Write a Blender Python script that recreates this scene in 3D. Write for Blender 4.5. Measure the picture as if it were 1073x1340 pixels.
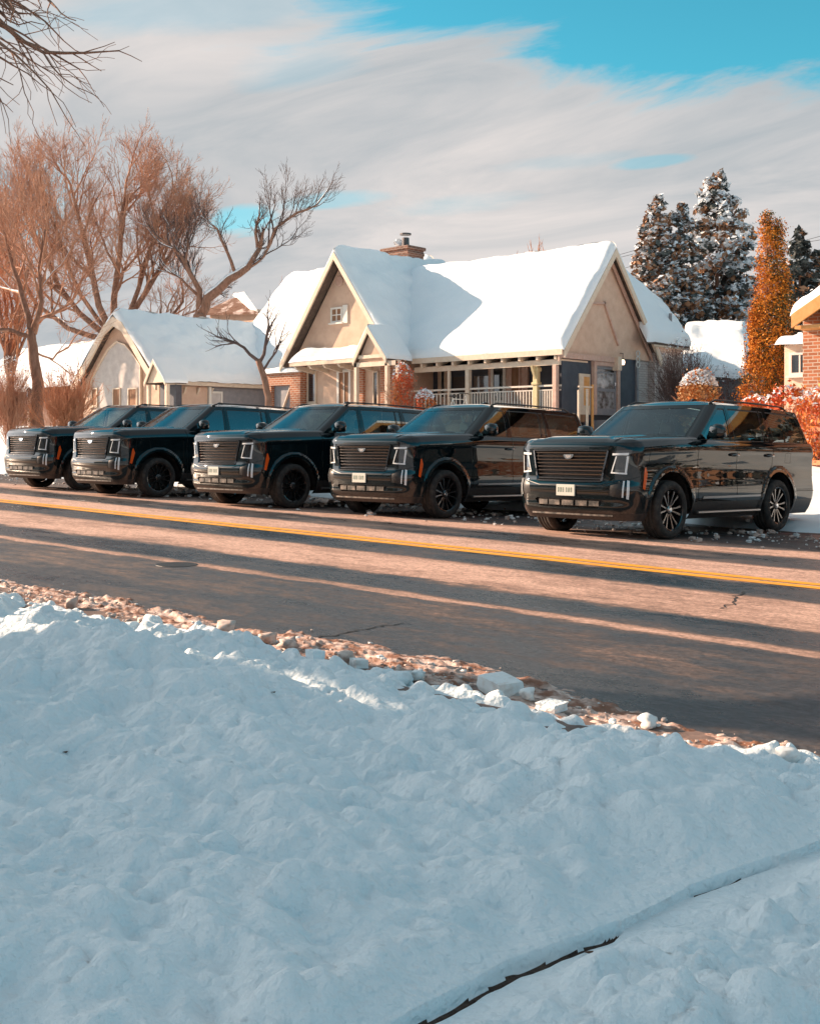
import bpy, math, random
import numpy as np
from mathutils import Vector
R = math.radians
PI = math.pi
scene = bpy.context.scene
for o in list(bpy.data.objects):
    bpy.data.objects.remove(o, do_unlink=True)
COL = scene.collection

# world frame: x runs along the road (to the right), y across it (away), z up
# ---------------------------------------------------------------- camera
EYE = 1.45
FPX = 1500.0
cam_d = bpy.data.cameras.new('camera')
cam_d.sensor_width = 36
cam_d.lens = FPX / 1340 * 36
cam_d.shift_y = -90 / 1340
cam_d.clip_end = 3000
cam_d.clip_start = 0.05
cam = bpy.data.objects.new('camera', cam_d)
COL.objects.link(cam)
cam.location = (0, 0, EYE)
cam.rotation_euler = (R(90), 0, R(42.52))
scene.camera = cam
scene.render.resolution_x, scene.render.resolution_y = 819, 1024

# ---------------------------------------------------------------- sun and sky
SUN_EL, SUN_N = R(23), R(21)
sv = Vector((-math.cos(SUN_N) * math.cos(SUN_EL), -math.sin(SUN_N) * math.cos(SUN_EL), math.sin(SUN_EL)))
sd = bpy.data.lights.new('sun', 'SUN')
sd.energy = 5.0
sd.angle = R(0.5)
sd.color = (1.0, 0.72, 0.51)
sun = bpy.data.objects.new('sun', sd)
COL.objects.link(sun)
sun.rotation_euler = sv.to_track_quat('Z', 'Y').to_euler()
sun.location = (-30, -12, 30)

w = bpy.data.worlds.new('World')
scene.world = w
w.use_nodes = True
nt = w.node_tree
nt.nodes.clear()
def wn(t, **k):
    n = nt.nodes.new(t)
    for a, b in k.items():
        setattr(n, a, b)
    return n
def wl(a, b):
    nt.links.new(a, b)
def wmath(op, a, b=None, c=None, clamp=False):
    n = wn('ShaderNodeMath', operation=op, use_clamp=clamp)
    for i, v in enumerate((a, b, c)):
        if v is None: continue
        if isinstance(v, (int, float)): n.inputs[i].default_value = v
        else: wl(v, n.inputs[i])
    return n.outputs[0]
def wdot(v, t):
    n = wn('ShaderNodeVectorMath', operation='DOT_PRODUCT')
    wl(v, n.inputs[0]); n.inputs[1].default_value = t
    return n.outputs['Value']
sky = wn('ShaderNodeTexSky', sky_type='NISHITA', sun_disc=False, sun_elevation=SUN_EL,
         sun_rotation=math.atan2(sv.x, sv.y), altitude=1600, air_density=1.0, dust_density=0.6, ozone_density=2.0)
tc = wn('ShaderNodeTexCoord')
D = tc.outputs['Generated']
FW, RT = (-0.676, 0.737, 0), (0.737, 0.676, 0)
dF, dR, dZ = wdot(D, FW), wdot(D, RT), wdot(D, (0, 0, 1))
# streaky cloud sheet: directions projected on a plane overhead
den = wmath('ADD', wmath('MAXIMUM', dZ, 0.0), 0.16)
cx = wmath('DIVIDE', dR, den); cy = wmath('DIVIDE', dF, den)
comb = wn('ShaderNodeCombineXYZ')
wl(wmath('ADD', wmath('MULTIPLY', cx, 0.80), wmath('MULTIPLY', cy, 0.25)), comb.inputs[0]); wl(wmath('ADD', wmath('MULTIPLY', cy, 1.05), wmath('MULTIPLY', cx, 0.30)), comb.inputs[1])
def wnoise(scale, detail, rough, dist=0.0, off=0.0):
    n = wn('ShaderNodeTexNoise', noise_dimensions='4D')
    wl(comb.outputs[0], n.inputs['Vector']); n.inputs['W'].default_value = off
    n.inputs['Scale'].default_value = scale; n.inputs['Detail'].default_value = detail
    n.inputs['Roughness'].default_value = rough; n.inputs['Distortion'].default_value = dist
    return n.outputs['Fac']
n1 = wnoise(1.9, 9, 0.60, 1.1, 3.1)
n2 = wnoise(0.55, 3, 0.5, 0.2, 7.7)
hyp = wmath('SQRT', wmath('ADD', wmath('MULTIPLY', dF, dF), wmath('MULTIPLY', dR, dR)))
L = wmath('ADD', wmath('SUBTRACT', wmath('ADD', dZ, wmath('MULTIPLY', dR, 0.20)), wmath('MULTIPLY', hyp, 0.350)),
          wmath('MULTIPLY', wmath('SUBTRACT', n1, 0.5), 0.28))
blue = wn('ShaderNodeMapRange', interpolation_type='SMOOTHSTEP')
wl(L, blue.inputs['Value']); blue.inputs['From Min'].default_value = -0.022; blue.inputs['From Max'].default_value = 0.028
# high overhead the sheet closes again in broken, brighter cloud
ov = wn('ShaderNodeMapRange', interpolation_type='SMOOTHSTEP'); wl(wmath('ADD', L, wmath('MULTIPLY', wmath('SUBTRACT', n2, 0.5), 1.2)), ov.inputs['Value'])
ov.inputs['From Min'].default_value = 0.20; ov.inputs['From Max'].default_value = 0.42; ov.inputs['To Max'].default_value = 0.72
mask = wmath('MULTIPLY', blue.outputs[0], wmath('SUBTRACT', 1.0, ov.outputs[0]))
def skydir(px, py):
    x, z = (px - 536.5) / FPX, (580 - py) / FPX
    v = Vector((FW[0] + RT[0] * x, FW[1] + RT[1] * x, z)).normalized()
    return v
for (px, py, rx, rz, st) in ((850, 212, .026, .004, .40), (735, 212, .05, .006, .12), (440, 262, .045, .006, .35), (325, 288, .022, .010, .6), (600, 268, .05, .009, .15), (20, 270, .05, .03, .35), (385, 80, .05, .018, .2), (270, 10, .14, .02, .25)):
    v = skydir(px, py)
    hx = wmath('DIVIDE', wdot(D, (RT[0], RT[1], 0)), wmath('MAXIMUM', dF, 0.02))
    hz = wmath('DIVIDE', dZ, wmath('MAXIMUM', dF, 0.02))
    x0, z0 = (px - 536.5) / FPX, (580 - py) / FPX
    a = wmath('DIVIDE', wmath('SUBTRACT', hx, x0), rx)
    b = wmath('DIVIDE', wmath('SUBTRACT', wmath('SUBTRACT', hz, z0), wmath('MULTIPLY', wmath('SUBTRACT', hx, x0), 0.10)), rz)
    d2 = wmath('ADD', wmath('MULTIPLY', a, a), wmath('MULTIPLY', b, b))
    d2 = wmath('ADD', d2, wmath('MULTIPLY', wmath('SUBTRACT', n1, 0.5), 9.0))
    g = wmath('MULTIPLY', wmath('SUBTRACT', 1.0, wmath('MULTIPLY', d2, 0.6), clamp=True), st)
    mask = wmath('MAXIMUM', mask, g)
tint = wn('ShaderNodeMix', data_type='RGBA', blend_type='MULTIPLY')
tint.inputs['Factor'].default_value = 1.0
wl(sky.outputs[0], tint.inputs['A']); tint.inputs['B'].default_value = (0.50, 1.62, 1.30, 1)
cr = wn('ShaderNodeValToRGB')
cr.color_ramp.elements[0].position = 0.38; cr.color_ramp.elements[0].color = (3.1, 3.45, 3.7, 1)
cr.color_ramp.elements[1].position = 0.60; cr.color_ramp.elements[1].color = (5.5, 5.15, 5.0, 1)
wl(wmath('ADD', wmath('MULTIPLY', n2, 0.45), wmath('MULTIPLY', n1, 0.55)), cr.inputs[0])
mx = wn('ShaderNodeMix', data_type='RGBA')
up_ = wn('ShaderNodeMapRange', interpolation_type='SMOOTHSTEP'); wl(dZ, up_.inputs['Value'])
up_.inputs['From Min'].default_value = 0.36; up_.inputs['From Max'].default_value = 0.85; up_.inputs['To Min'].default_value = 1.0; up_.inputs['To Max'].default_value = 0.66
cm = wn('ShaderNodeMix', data_type='RGBA', blend_type='MULTIPLY'); cm.inputs['Factor'].default_value = 1.0
gs_ = wn('ShaderNodeMapRange', interpolation_type='SMOOTHSTEP'); wl(wdot(D, tuple(sv)), gs_.inputs['Value'])
gs_.inputs['From Min'].default_value = 0.70; gs_.inputs['From Max'].default_value = 1.0; gs_.inputs['To Min'].default_value = 1.0; gs_.inputs['To Max'].default_value = 4.5   # cloud thin and bright round the sun
wl(cr.outputs[0], cm.inputs['A']); wl(wmath('MULTIPLY', up_.outputs[0], gs_.outputs[0]), cm.inputs['B'])
wl(mask, mx.inputs['Factor']); wl(cm.outputs['Result'], mx.inputs['A']); wl(tint.outputs['Result'], mx.inputs['B'])
bg = wn('ShaderNodeBackground'); bg.inputs['Strength'].default_value = 0.070
wl(mx.outputs['Result'], bg.inputs['Color'])
wo = wn('ShaderNodeOutputWorld'); wl(bg.outputs[0], wo.inputs['Surface'])
vs = scene.view_settings
vs.view_transform = 'Standard'; vs.look = 'None'; vs.gamma = 1; vs.use_curve_mapping = False
vs.exposure = 1.02

# ---------------------------------------------------------------- noise in numpy
def _h(ix, iy, s):
    n = (ix.astype(np.int64) * 374761393 + iy.astype(np.int64) * 668265263 + s * 1442695041) & 0x7fffffff
    n = ((n ^ (n >> 13)) * 1274126177) & 0x7fffffff
    return ((n ^ (n >> 16)) & 0xffff) / 65535.0
def vnoise(x, y, s=0):
    x = np.asarray(x, float); y = np.asarray(y, float)
    ix = np.floor(x); iy = np.floor(y); fx = x - ix; fy = y - iy
    fx = fx * fx * fx * (fx * (fx * 6 - 15) + 10); fy = fy * fy * fy * (fy * (fy * 6 - 15) + 10)
    a = _h(ix, iy, s); b = _h(ix + 1, iy, s); c = _h(ix, iy + 1, s); d = _h(ix + 1, iy + 1, s)
    return (a * (1 - fx) + b * fx) * (1 - fy) + (c * (1 - fx) + d * fx) * fy - 0.5
def fbm(x, y, octv=4, s=0, gain=0.5):
    t = 0; a = 1.0; f = 1.0
    for i in range(octv):
        t = t + a * vnoise(x * f + 13.7 * i, y * f - 7.3 * i, s + i); a *= gain; f *= 2.03
    return t
def sstep(a, b, x):
    t = np.clip((np.asarray(x, float) - a) / (b - a), 0, 1)
    return t * t * (3 - 2 * t)

# ---------------------------------------------------------------- object helpers
def tag(o, label=None, cat=None, group=None, kind=None):
    if label: o['label'] = label
    if cat: o['category'] = cat
    if group: o['group'] = group
    if kind: o['kind'] = kind
    return o
def thing(name, label, cat, loc=(0, 0, 0), rz=0, group=None):
    o = bpy.data.objects.new(name, None)
    COL.objects.link(o)
    o.empty_display_size = 0.2
    o.location = loc; o.rotation_euler = (0, 0, rz)
    tag(o, label, cat, group)
    return o
def rootloc(p):
    v = Vector((0, 0, 0))
    while p is not None:
        v += p.location; p = p.parent
    return v
def mk(name, verts, faces, mats, parent=None, smooth=False, fm=None, normals=None, world=True, loc=None):
    """link ONE mesh object; verts in world coordinates when world is True"""
    v = np.asarray(verts, float).reshape(-1, 3)
    off = np.zeros(3)
    if world:
        if parent is not None: off = np.array(rootloc(parent))
        elif loc is not None: off = np.array(loc, float)
    me = bpy.data.meshes.new(name)
    if isinstance(faces, np.ndarray):
        nf, k = faces.shape
        me.vertices.add(len(v)); me.vertices.foreach_set('co', (v - off).ravel())
        me.loops.add(nf * k); me.loops.foreach_set('vertex_index', faces.ravel().astype(np.int32))
        me.polygons.add(nf); me.polygons.foreach_set('loop_start', np.arange(0, nf * k, k, dtype=np.int32))
        me.update(calc_edges=True)
    else:
        me.from_pydata((v - off).tolist(), [], faces)
    if not isinstance(mats, (list, tuple)): mats = [mats]
    for m in mats: me.materials.append(m)
    if fm is not None: me.polygons.foreach_set('material_index', np.asarray(fm, np.int32))
    if smooth: me.polygons.foreach_set('use_smooth', np.ones(len(me.polygons), bool))
    me.update()
    if normals is not None: me.normals_split_custom_set_from_vertices(np.asarray(normals).tolist())
    o = bpy.data.objects.new(name, me)
    COL.objects.link(o)
    if parent is not None: o.parent = parent
    elif loc is not None: o.location = loc
    return o

class MB:
    def __init__(s): s.v = []; s.f = []; s.m = []
    def add(s, vs_, fs, mi=0):
        b = len(s.v); s.v.extend([tuple(p) for p in vs_])
        s.f.extend([tuple(b + i for i in f) for f in fs]); s.m.extend([mi] * len(fs))
    def box(s, x0, x1, y0, y1, z0, z1, mi=0):
        p = [(x0, y0, z0), (x1, y0, z0), (x1, y1, z0), (x0, y1, z0), (x0, y0, z1), (x1, y0, z1), (x1, y1, z1), (x0, y1, z1)]
        s.add(p, [(0, 3, 2, 1), (4, 5, 6, 7), (0, 1, 5, 4), (1, 2, 6, 5), (2, 3, 7, 6), (3, 0, 4, 7)], mi)
    def cbox(s, x0, x1, y0, y1, z0, z1, c=0.01, mi=0):
        """box with chamfered edges"""
        P = []; idx = {}
        for i, (a, sa) in enumerate(((x0, 1), (x1, -1))):
            for j, (b, sb) in enumerate(((y0, 1), (y1, -1))):
                for k, (d, sc) in enumerate(((z0, 1), (z1, -1))):
                    for ax in range(3):
                        q = [a + sa * c, b + sb * c, d + sc * c]
                        q[ax] = (a, b, d)[ax]
                        idx[(i, j, k, ax)] = len(P); P.append(q)
        F = []
        for ax in range(3):
            o1, o2 = [(1, 2), (2, 0), (0, 1)][ax]
            for sd_ in (0, 1):
                q = []
                for (u, v) in ((0, 0), (1, 0), (1, 1), (0, 1)):
                    t = [0, 0, 0]; t[ax] = sd_; t[o1] = u; t[o2] = v
                    q.append(idx[(*t, ax)])
                F.append(q if sd_ else q[::-1])
        for ax in range(3):
            o1, o2 = [(1, 2), (2, 0), (0, 1)][ax]
            for u in (0, 1):
                for v in (0, 1):
                    a0 = [0, 0, 0]; a0[o1] = u; a0[o2] = v; a1 = list(a0); a1[ax] = 1
                    q = [idx[(*a0, o1)], idx[(*a0, o2)], idx[(*a1, o2)], idx[(*a1, o1)]]
                    F.append(q if (u + v) % 2 else q[::-1])
        for i in (0, 1):
            for j in (0, 1):
                for k in (0, 1):
                    q = [idx[(i, j, k, 0)], idx[(i, j, k, 1)], idx[(i, j, k, 2)]]
                    F.append(q if (i + j + k) % 2 else q[::-1])
        s.add(P, F, mi)
    def bar(s, a, b, wx, wz, mi=0, up=(0, 0, 1)):
        """rectangular beam from a to b, wx wide, wz high"""
        a = Vector(a); b = Vector(b); d = (b - a).normalized(); u = Vector(up)
        r = d.cross(u)
        if r.length < 1e-4: r = d.cross(Vector((0, 1, 0)))
        r.normalize(); u = r.cross(d)
        P = [e + r * i * wx / 2 + u * j * wz / 2 for e in (a, b) for (i, j) in ((-1, -1), (1, -1), (1, 1), (-1, 1))]
        s.add(P, [(3, 2, 1, 0), (4, 5, 6, 7), (0, 1, 5, 4), (1, 2, 6, 5), (2, 3, 7, 6), (3, 0, 4, 7)], mi)
    def prism(s, poly, e, mi=0):
        """3-D polygon extruded by vector e"""
        n = len(poly); P = [Vector(p) for p in poly]; e = Vector(e)
        nrm = Vector((0, 0, 0))
        for i in range(n): nrm += P[i].cross(P[(i + 1) % n])
        if nrm.dot(e) > 0: P = P[::-1]
        s.add(P + [p + e for p in P], [tuple(range(n)), tuple(range(2 * n - 1, n - 1, -1))] +
              [((i + 1) % n, i, n + i, n + (i + 1) % n) for i in range(n)], mi)
    def tube(s, pts, rad, n=6, mi=0, cap=True):
        pts = [Vector(p) for p in pts]; m = len(pts)
        if not hasattr(rad, '__len__'): rad = [rad] * m
        d0 = (pts[1] - pts[0]).normalized()
        r = d0.cross(Vector((0.3, 0.1, 1)));
        if r.length < 0.05: r = d0.cross(Vector((1, 0, 0)))
        r.normalize(); V = []
        for i in range(m):
            d = (pts[min(i + 1, m - 1)] - pts[max(i - 1, 0)])
            d = d.normalized() if d.length > 1e-9 else d0
            r = (r - d * r.dot(d)).normalized(); q = d.cross(r)
            for k in range(n):
                a = 2 * PI * k / n
                V.append(pts[i] + (r * math.cos(a) + q * math.sin(a)) * rad[i])
        F = [(i * n + k, i * n + (k + 1) % n, (i + 1) * n + (k + 1) % n, (i + 1) * n + k) for i in range(m - 1) for k in range(n)]
        if cap: F += [tuple(range(n - 1, -1, -1)), tuple(range((m - 1) * n, m * n))]
        s.add(V, F, mi)
    def lathe(s, prof, c, axis='x', n=32, mi=0):
        """profile of (axial, radius) pairs turned about an axis through c"""
        V = []
        for (a, r) in prof:
            for k in range(n):
                t = 2 * PI * k / n
                if axis == 'x': V.append((c[0] + a, c[1] + r * math.cos(t), c[2] + r * math.sin(t)))
                elif axis == 'z': V.append((c[0] + r * math.cos(t), c[1] + r * math.sin(t), c[2] + a))
                else: V.append((c[0] + r * math.sin(t), c[1] + a, c[2] + r * math.cos(t)))
        m = len(prof)
        s.add(V, [(i * n + k, i * n + (k + 1) % n, (i + 1) * n + (k + 1) % n, (i + 1) * n + k) for i in range(m - 1) for k in range(n)], mi)
    def build(s, name, mats, parent=None, smooth=False, world=True, loc=None, fix=False):
        o = mk(name, s.v, s.f, mats, parent, smooth, s.m, None, world, loc)
        if fix:
            import bmesh
            bm = bmesh.new(); bm.from_mesh(o.data); bmesh.ops.recalc_face_normals(bm, faces=bm.faces); bm.to_mesh(o.data); bm.free()
        return o

def at(px, Y, py=None, z=None):
    """world point seen at photo column px at camera depth Y"""
    X = (px - 536.5) / FPX * Y
    p = [0.737 * X - 0.676 * Y, 0.676 * X + 0.737 * Y]
    p.append(EYE + (580 - py) / FPX * Y if py is not None else (z if z is not None else 0.0))
    return Vector(p)
def px_on_y(px, y):
    """world x where column px meets the vertical plane y = const"""
    k = (px - 536.5) / FPX
    return (k * .737 * y - .676 * y) / (.737 + .676 * k)
def px_on_x(px, x):
    k = (px - 536.5) / FPX
    return (.737 * x + .676 * k * x) / (.737 * k - .676)
def depth(x, y): return .737 * y - .676 * x
def zpy(py, x, y): return EYE + (580 - py) / FPX * depth(x, y)

# ---------------------------------------------------------------- materials
def mat(name, col, rough=0.6, metal=0.0, noise=None, bump=None, spec=0.5, coat=0.0, ior=1.5, coat_rough=0.03, coord='Object', scale=(1, 1, 1)):
    """noise = (scale, detail, colour2, lo, hi); bump = (scale, strength, distance)"""
    m = bpy.data.materials.new(name); m.use_nodes = True
    t = m.node_tree; b = t.nodes['Principled BSDF']
    b.inputs['Base Color'].default_value = (*col, 1); b.inputs['Roughness'].default_value = rough
    b.inputs['Metallic'].default_value = metal; b.inputs['IOR'].default_value = ior
    b.inputs['Specular IOR Level'].default_value = spec
    b.inputs['Coat Weight'].default_value = coat; b.inputs['Coat Roughness'].default_value = coat_rough
    if noise or bump:
        c = t.nodes.new('ShaderNodeTexCoord'); mp = t.nodes.new('ShaderNodeMapping')
        mp.inputs['Scale'].default_value = scale
        t.links.new(c.outputs[coord], mp.inputs[0])
    if noise:
        n = t.nodes.new('ShaderNodeTexNoise'); n.inputs['Scale'].default_value = noise[0]; n.inputs['Detail'].default_value = noise[1]
        n.inputs['Roughness'].default_value = 0.6
        t.links.new(mp.outputs[0], n.inputs['Vector'])
        r = t.nodes.new('ShaderNodeValToRGB')
        r.color_ramp.elements[0].position = noise[3]; r.color_ramp.elements[0].color = (*col, 1)
        r.color_ramp.elements[1].position = noise[4]; r.color_ramp.elements[1].color = (*noise[2], 1)
        t.links.new(n.outputs['Fac'], r.inputs[0]); t.links.new(r.outputs[0], b.inputs['Base Color'])
    if bump:
        n = t.nodes.new('ShaderNodeTexNoise'); n.inputs['Scale'].default_value = bump[0]; n.inputs['Detail'].default_value = 5
        t.links.new(mp.outputs[0], n.inputs['Vector'])
        bp = t.nodes.new('ShaderNodeBump'); bp.inputs['Strength'].default_value = bump[1]; bp.inputs['Distance'].default_value = bump[2]
        t.links.new(n.outputs['Fac'], bp.inputs['Height']); t.links.new(bp.outputs[0], b.inputs['Normal'])
    return m
def nodes_of(m):
    t = m.node_tree
    return t, t.nodes['Principled BSDF']

SNOW = mat('snow', (0.74, 0.83, 0.87), 0.62, noise=(1.3, 5, (0.83, 0.89, 0.92), .3, .7), bump=(9, .25, .02), spec=.25)
SNOW.node_tree.nodes['Principled BSDF'].inputs['Subsurface Weight'].default_value = 0.0
SNOW_NEAR = mat('snow_near', (0.76, 0.83, 0.86), 0.6, noise=(1.1, 6, (0.84, 0.89, 0.91), .3, .7), bump=(30, .9, .025), spec=.25)
ROOFSNOW = mat('roof_snow', (0.80, 0.86, 0.90), 0.7, noise=(.8, 4, (0.86, 0.90, 0.93), .3, .7), bump=(3.0, .35, .08), spec=.2)
SOIL = mat('soil', (0.035, 0.022, 0.016), 0.95, noise=(22, 6, (0.11, 0.07, 0.05), .35, .7), bump=(60, .8, .02))
# ================================================================ THE SUV
PAINT = mat('black_paint', (0.003, 0.007, 0.009), 0.16, spec=.5, coat=1.0, ior=1.45, coat_rough=0.015)
t_, b_ = nodes_of(PAINT)      # thin road film low on the body
b_.inputs['Coat IOR'].default_value = 1.62; b_.inputs['Coat Tint'].default_value = (.8, .96, 1, 1); b_.inputs['Specular IOR Level'].default_value = .0  # teal coat tint puts the blue sky's reflection into the paint
g_ = t_.nodes.new('ShaderNodeTexCoord'); s_ = t_.nodes.new('ShaderNodeSeparateXYZ'); t_.links.new(g_.outputs['Object'], s_.inputs[0])
r_ = t_.nodes.new('ShaderNodeMapRange'); r_.inputs['From Min'].default_value = .95; r_.inputs['From Max'].default_value = .3
t_.links.new(s_.outputs['Z'], r_.inputs['Value'])
n_ = t_.nodes.new('ShaderNodeTexNoise'); n_.inputs['Scale'].default_value = 5; n_.inputs['Detail'].default_value = 7
t_.links.new(g_.outputs['Object'], n_.inputs['Vector'])
q_ = t_.nodes.new('ShaderNodeMath'); q_.operation = 'MULTIPLY'; t_.links.new(r_.outputs[0], q_.inputs[0]); t_.links.new(n_.outputs['Fac'], q_.inputs[1])
x_ = t_.nodes.new('ShaderNodeMix'); x_.data_type = 'RGBA'; x_.inputs['A'].default_value = (0.003, 0.007, 0.009, 1); x_.inputs['B'].default_value = (0.16, 0.125, 0.10, 1)
w_ = t_.nodes.new('ShaderNodeMath'); w_.operation = 'MULTIPLY'; w_.inputs[1].default_value = .07; t_.links.new(q_.outputs[0], w_.inputs[0])
t_.links.new(w_.outputs[0], x_.inputs['Factor']); t_.links.new(x_.outputs['Result'], b_.inputs['Base Color'])
PLASTIC = mat('black_plastic', (0.018, 0.018, 0.02), 0.45, noise=(30, 4, (0.05, 0.045, 0.04), .4, .8))
DIRTY = mat('salt_stained_plastic', (0.03, 0.028, 0.026), 0.55, noise=(9, 7, (0.30, 0.24, 0.20), .42, .72))
DARKCHROME = mat('dark_chrome', (0.12, 0.125, 0.135), 0.22, 1.0)
CHROME = mat('chrome', (0.75, 0.75, 0.76), 0.16, 1.0)
SATIN = mat('satin_silver', (0.42, 0.40, 0.39), 0.32, 1.0)
RUBBER = mat('tyre_rubber', (0.018, 0.017, 0.017), 0.8, noise=(14, 6, (0.075, 0.065, 0.055), .45, .85), bump=(90, .3, .004))
RIMDARK = mat('gloss_black_rim', (0.02, 0.02, 0.022), 0.2, 0.6, coat=.6)
RIMGREY = mat('dark_grey_rim', (0.10, 0.10, 0.105), 0.25, 0.9, coat=.6)
RIMSILV = mat('machined_rim', (0.30, 0.28, 0.27), 0.28, 1.0)
LAMP = mat('lamp_lens', (0.80, 0.84, 0.86), 0.12, 0.0, coat=1.0)
DARKLENS = mat('dark_lens', (0.012, 0.013, 0.015), 0.08, coat=1.0, spec=.8)
AMBER = mat('amber_reflector', (0.75, 0.10, 0.01), 0.18, coat=1.0)
REDLENS = mat('red_lens', (0.30, 0.012, 0.012), 0.12, coat=1.0)
PLATE = mat('plate_white', (0.62, 0.62, 0.56), 0.4)
PLATEINK = mat('plate_ink', (0.12, 0.18, 0.14), 0.5, noise=(60, 2, (0.3, 0.33, 0.3), .45, .6))
SEATM = mat('seat_leather', (0.055, 0.045, 0.04), 0.5)
SEATLIGHT = mat('seat_pale_leather', (0.40, 0.36, 0.33), 0.5)
GREENBAG = mat('green_cloth', (0.02, 0.42, 0.30), 0.6)
def glassmat(name, tint, f0, trans):
    m = bpy.data.materials.new(name); m.use_nodes = True; t = m.node_tree; t.nodes.clear()
    tr = t.nodes.new('ShaderNodeBsdfTransparent'); tr.inputs[0].default_value = (*tint, 1)
    gl = t.nodes.new('ShaderNodeBsdfGlossy'); gl.inputs['Roughness'].default_value = 0.02; gl.inputs['Color'].default_value = (0.80, 0.95, 1.0, 1)
    lw = t.nodes.new('ShaderNodeLayerWeight'); lw.inputs['Blend'].default_value = 0.12
    mr = t.nodes.new('ShaderNodeMapRange'); mr.inputs['To Min'].default_value = f0; mr.inputs['To Max'].default_value = 1.0
    t.links.new(lw.outputs['Fresnel'], mr.inputs['Value'])
    mxx = t.nodes.new('ShaderNodeMixShader'); out = t.nodes.new('ShaderNodeOutputMaterial')
    t.links.new(mr.outputs[0], mxx.inputs[0]); t.links.new(tr.outputs[0], mxx.inputs[1]); t.links.new(gl.outputs[0], mxx.inputs[2])
    t.links.new(mxx.outputs[0], out.inputs[0])
    return m
WSGLASS = glassmat('windshield_glass', (0.42, 0.62, 0.62), 0.17, 1)
SIDEGLASS = glassmat('side_glass', (0.12, 0.18, 0.20), 0.15, 1)

# ---- polygon partition in a flat parameter domain
def clip_half(poly, a, b, keep):
    out = []; n = len(poly)
    def sd_(p): return ((b[0] - a[0]) * (p[1] - a[1]) - (b[1] - a[1]) * (p[0] - a[0])) * keep
    for i in range(n):
        p, q = poly[i], poly[(i + 1) % n]; dp, dq = sd_(p), sd_(q)
        if dp >= 0: out.append(p)
        if (dp > 0 > dq) or (dp < 0 < dq):
            t = dp / (dp - dq); out.append((p[0] + (q[0] - p[0]) * t, p[1] + (q[1] - p[1]) * t))
    return out
def area(p):
    return 0.5 * sum(p[i][0] * p[(i + 1) % len(p)][1] - p[(i + 1) % len(p)][0] * p[i][1] for i in range(len(p)))
def partition(cells, region):
    """split convex cells by a convex CCW region: (inside, outside)"""
    if area(region) < 0: region = region[::-1]
    x0 = min(p[0] for p in region); x1 = max(p[0] for p in region); y0 = min(p[1] for p in region); y1 = max(p[1] for p in region)
    ins, outs = [], []
    n = len(region)
    for c in cells:
        if max(p[0] for p in c) <= x0 or min(p[0] for p in c) >= x1 or max(p[1] for p in c) <= y0 or min(p[1] for p in c) >= y1:
            outs.append(c); continue
        cur = c; rem = []
        for i in range(n):
            a, b = region[i], region[(i + 1) % n]
            o = clip_half(cur, a, b, -1)
            if len(o) > 2 and abs(area(o)) > 1e-9: rem.append(o)
            cur = clip_half(cur, a, b, 1)
            if len(cur) < 3 or abs(area(cur)) < 1e-9: cur = None; break
        if cur is None: outs.append(c)
        else: ins.append(cur); outs.extend(rem)
    return ins, outs
def gridcells(us, vs_):
    return [[(us[i], vs_[j]), (us[i + 1], vs_[j]), (us[i + 1], vs_[j + 1]), (us[i], vs_[j + 1])] for i in range(len(us) - 1) for j in range(len(vs_) - 1)]
class Surf:
    """collects cells of a parametric surface S(u,v)->(x,t,z) and mirrors them to both sides"""
    def __init__(s): s.v = []; s.n = []; s.f = []; s.m = []
    def add(s, cells, S, off=0.0, mirror=True, flip=False, mi=0):
        if not cells: return
        key = {}; P = []; F = []
        for c in cells:
            f = []
            for p in c:
                k = (round(p[0], 5), round(p[1], 5))
                if k not in key: key[k] = len(P); P.append(k)
                if not f or f[-1] != key[k]: f.append(key[k])
            if len(f) > 1 and f[0] == f[-1]: f.pop()
            if len(f) > 2: F.append(f)
        A = np.array(P); u, v = A[:, 0], A[:, 1]; e = 2e-3
        X = S(u, v); du = S(u + e, v) - S(u - e, v); dv = S(u, v + e) - S(u, v - e)
        N = np.cross(du, dv)
        if flip: N = -N
        ln = np.linalg.norm(N, axis=1, keepdims=True); N = N / np.maximum(ln, 1e-12)
        X = X + N * off
        for sg in ((1, -1) if mirror else (1,)):
            b = len(s.v); M = np.array([sg, 1, 1])
            s.v.extend((X * M).tolist()); s.n.extend((N * M).tolist())
            rev = (sg < 0) != flip
            s.f.extend([[b + i for i in (f[::-1] if rev else f)] for f in F]); s.m.extend([mi] * len(F))
    def build(s, name, m, parent):
        # local car frame: x lateral, y = rearward distance, z up
        return mk(name, s.v, s.f, m, parent, True, s.m, s.n, world=False)

CL, CW = 5.38, 1.03           # length, half width
RF, RR = .30, .18
PC = RF - PI / 2 * RF         # parameter where the front corner begins
PF0 = PC - (CW - RF)          # parameter of the nose centre line
PE0 = CL - RR; PE1 = PE0 + PI / 2 * RR; PR0 = PE1 + (CW - RR)
WF, WR, WZ, WRAD = .92, 4.01, .405, .405
def ipl(z, xs, ys):           # smooth interpolation through knots
    z = np.asarray(z, float); xs = np.array(xs); ys = np.array(ys)
    m = np.gradient(ys, xs); i = np.clip(np.searchsorted(xs, z) - 1, 0, len(xs) - 2)
    h = xs[i + 1] - xs[i]; t = np.clip((z - xs[i]) / h, 0, 1)
    return (2*t**3 - 3*t**2 + 1) * ys[i] + (t**3 - 2*t**2 + t) * h * m[i] + (-2*t**3 + 3*t**2) * ys[i+1] + (t**3 - t**2) * h * m[i+1]
def ztop(t):
    return ipl(t, [-.3, .05, .5, 1.0, 1.6, 2.5, 5.4], [1.305, 1.310, 1.335, 1.362, 1.385, 1.385, 1.39])
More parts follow.
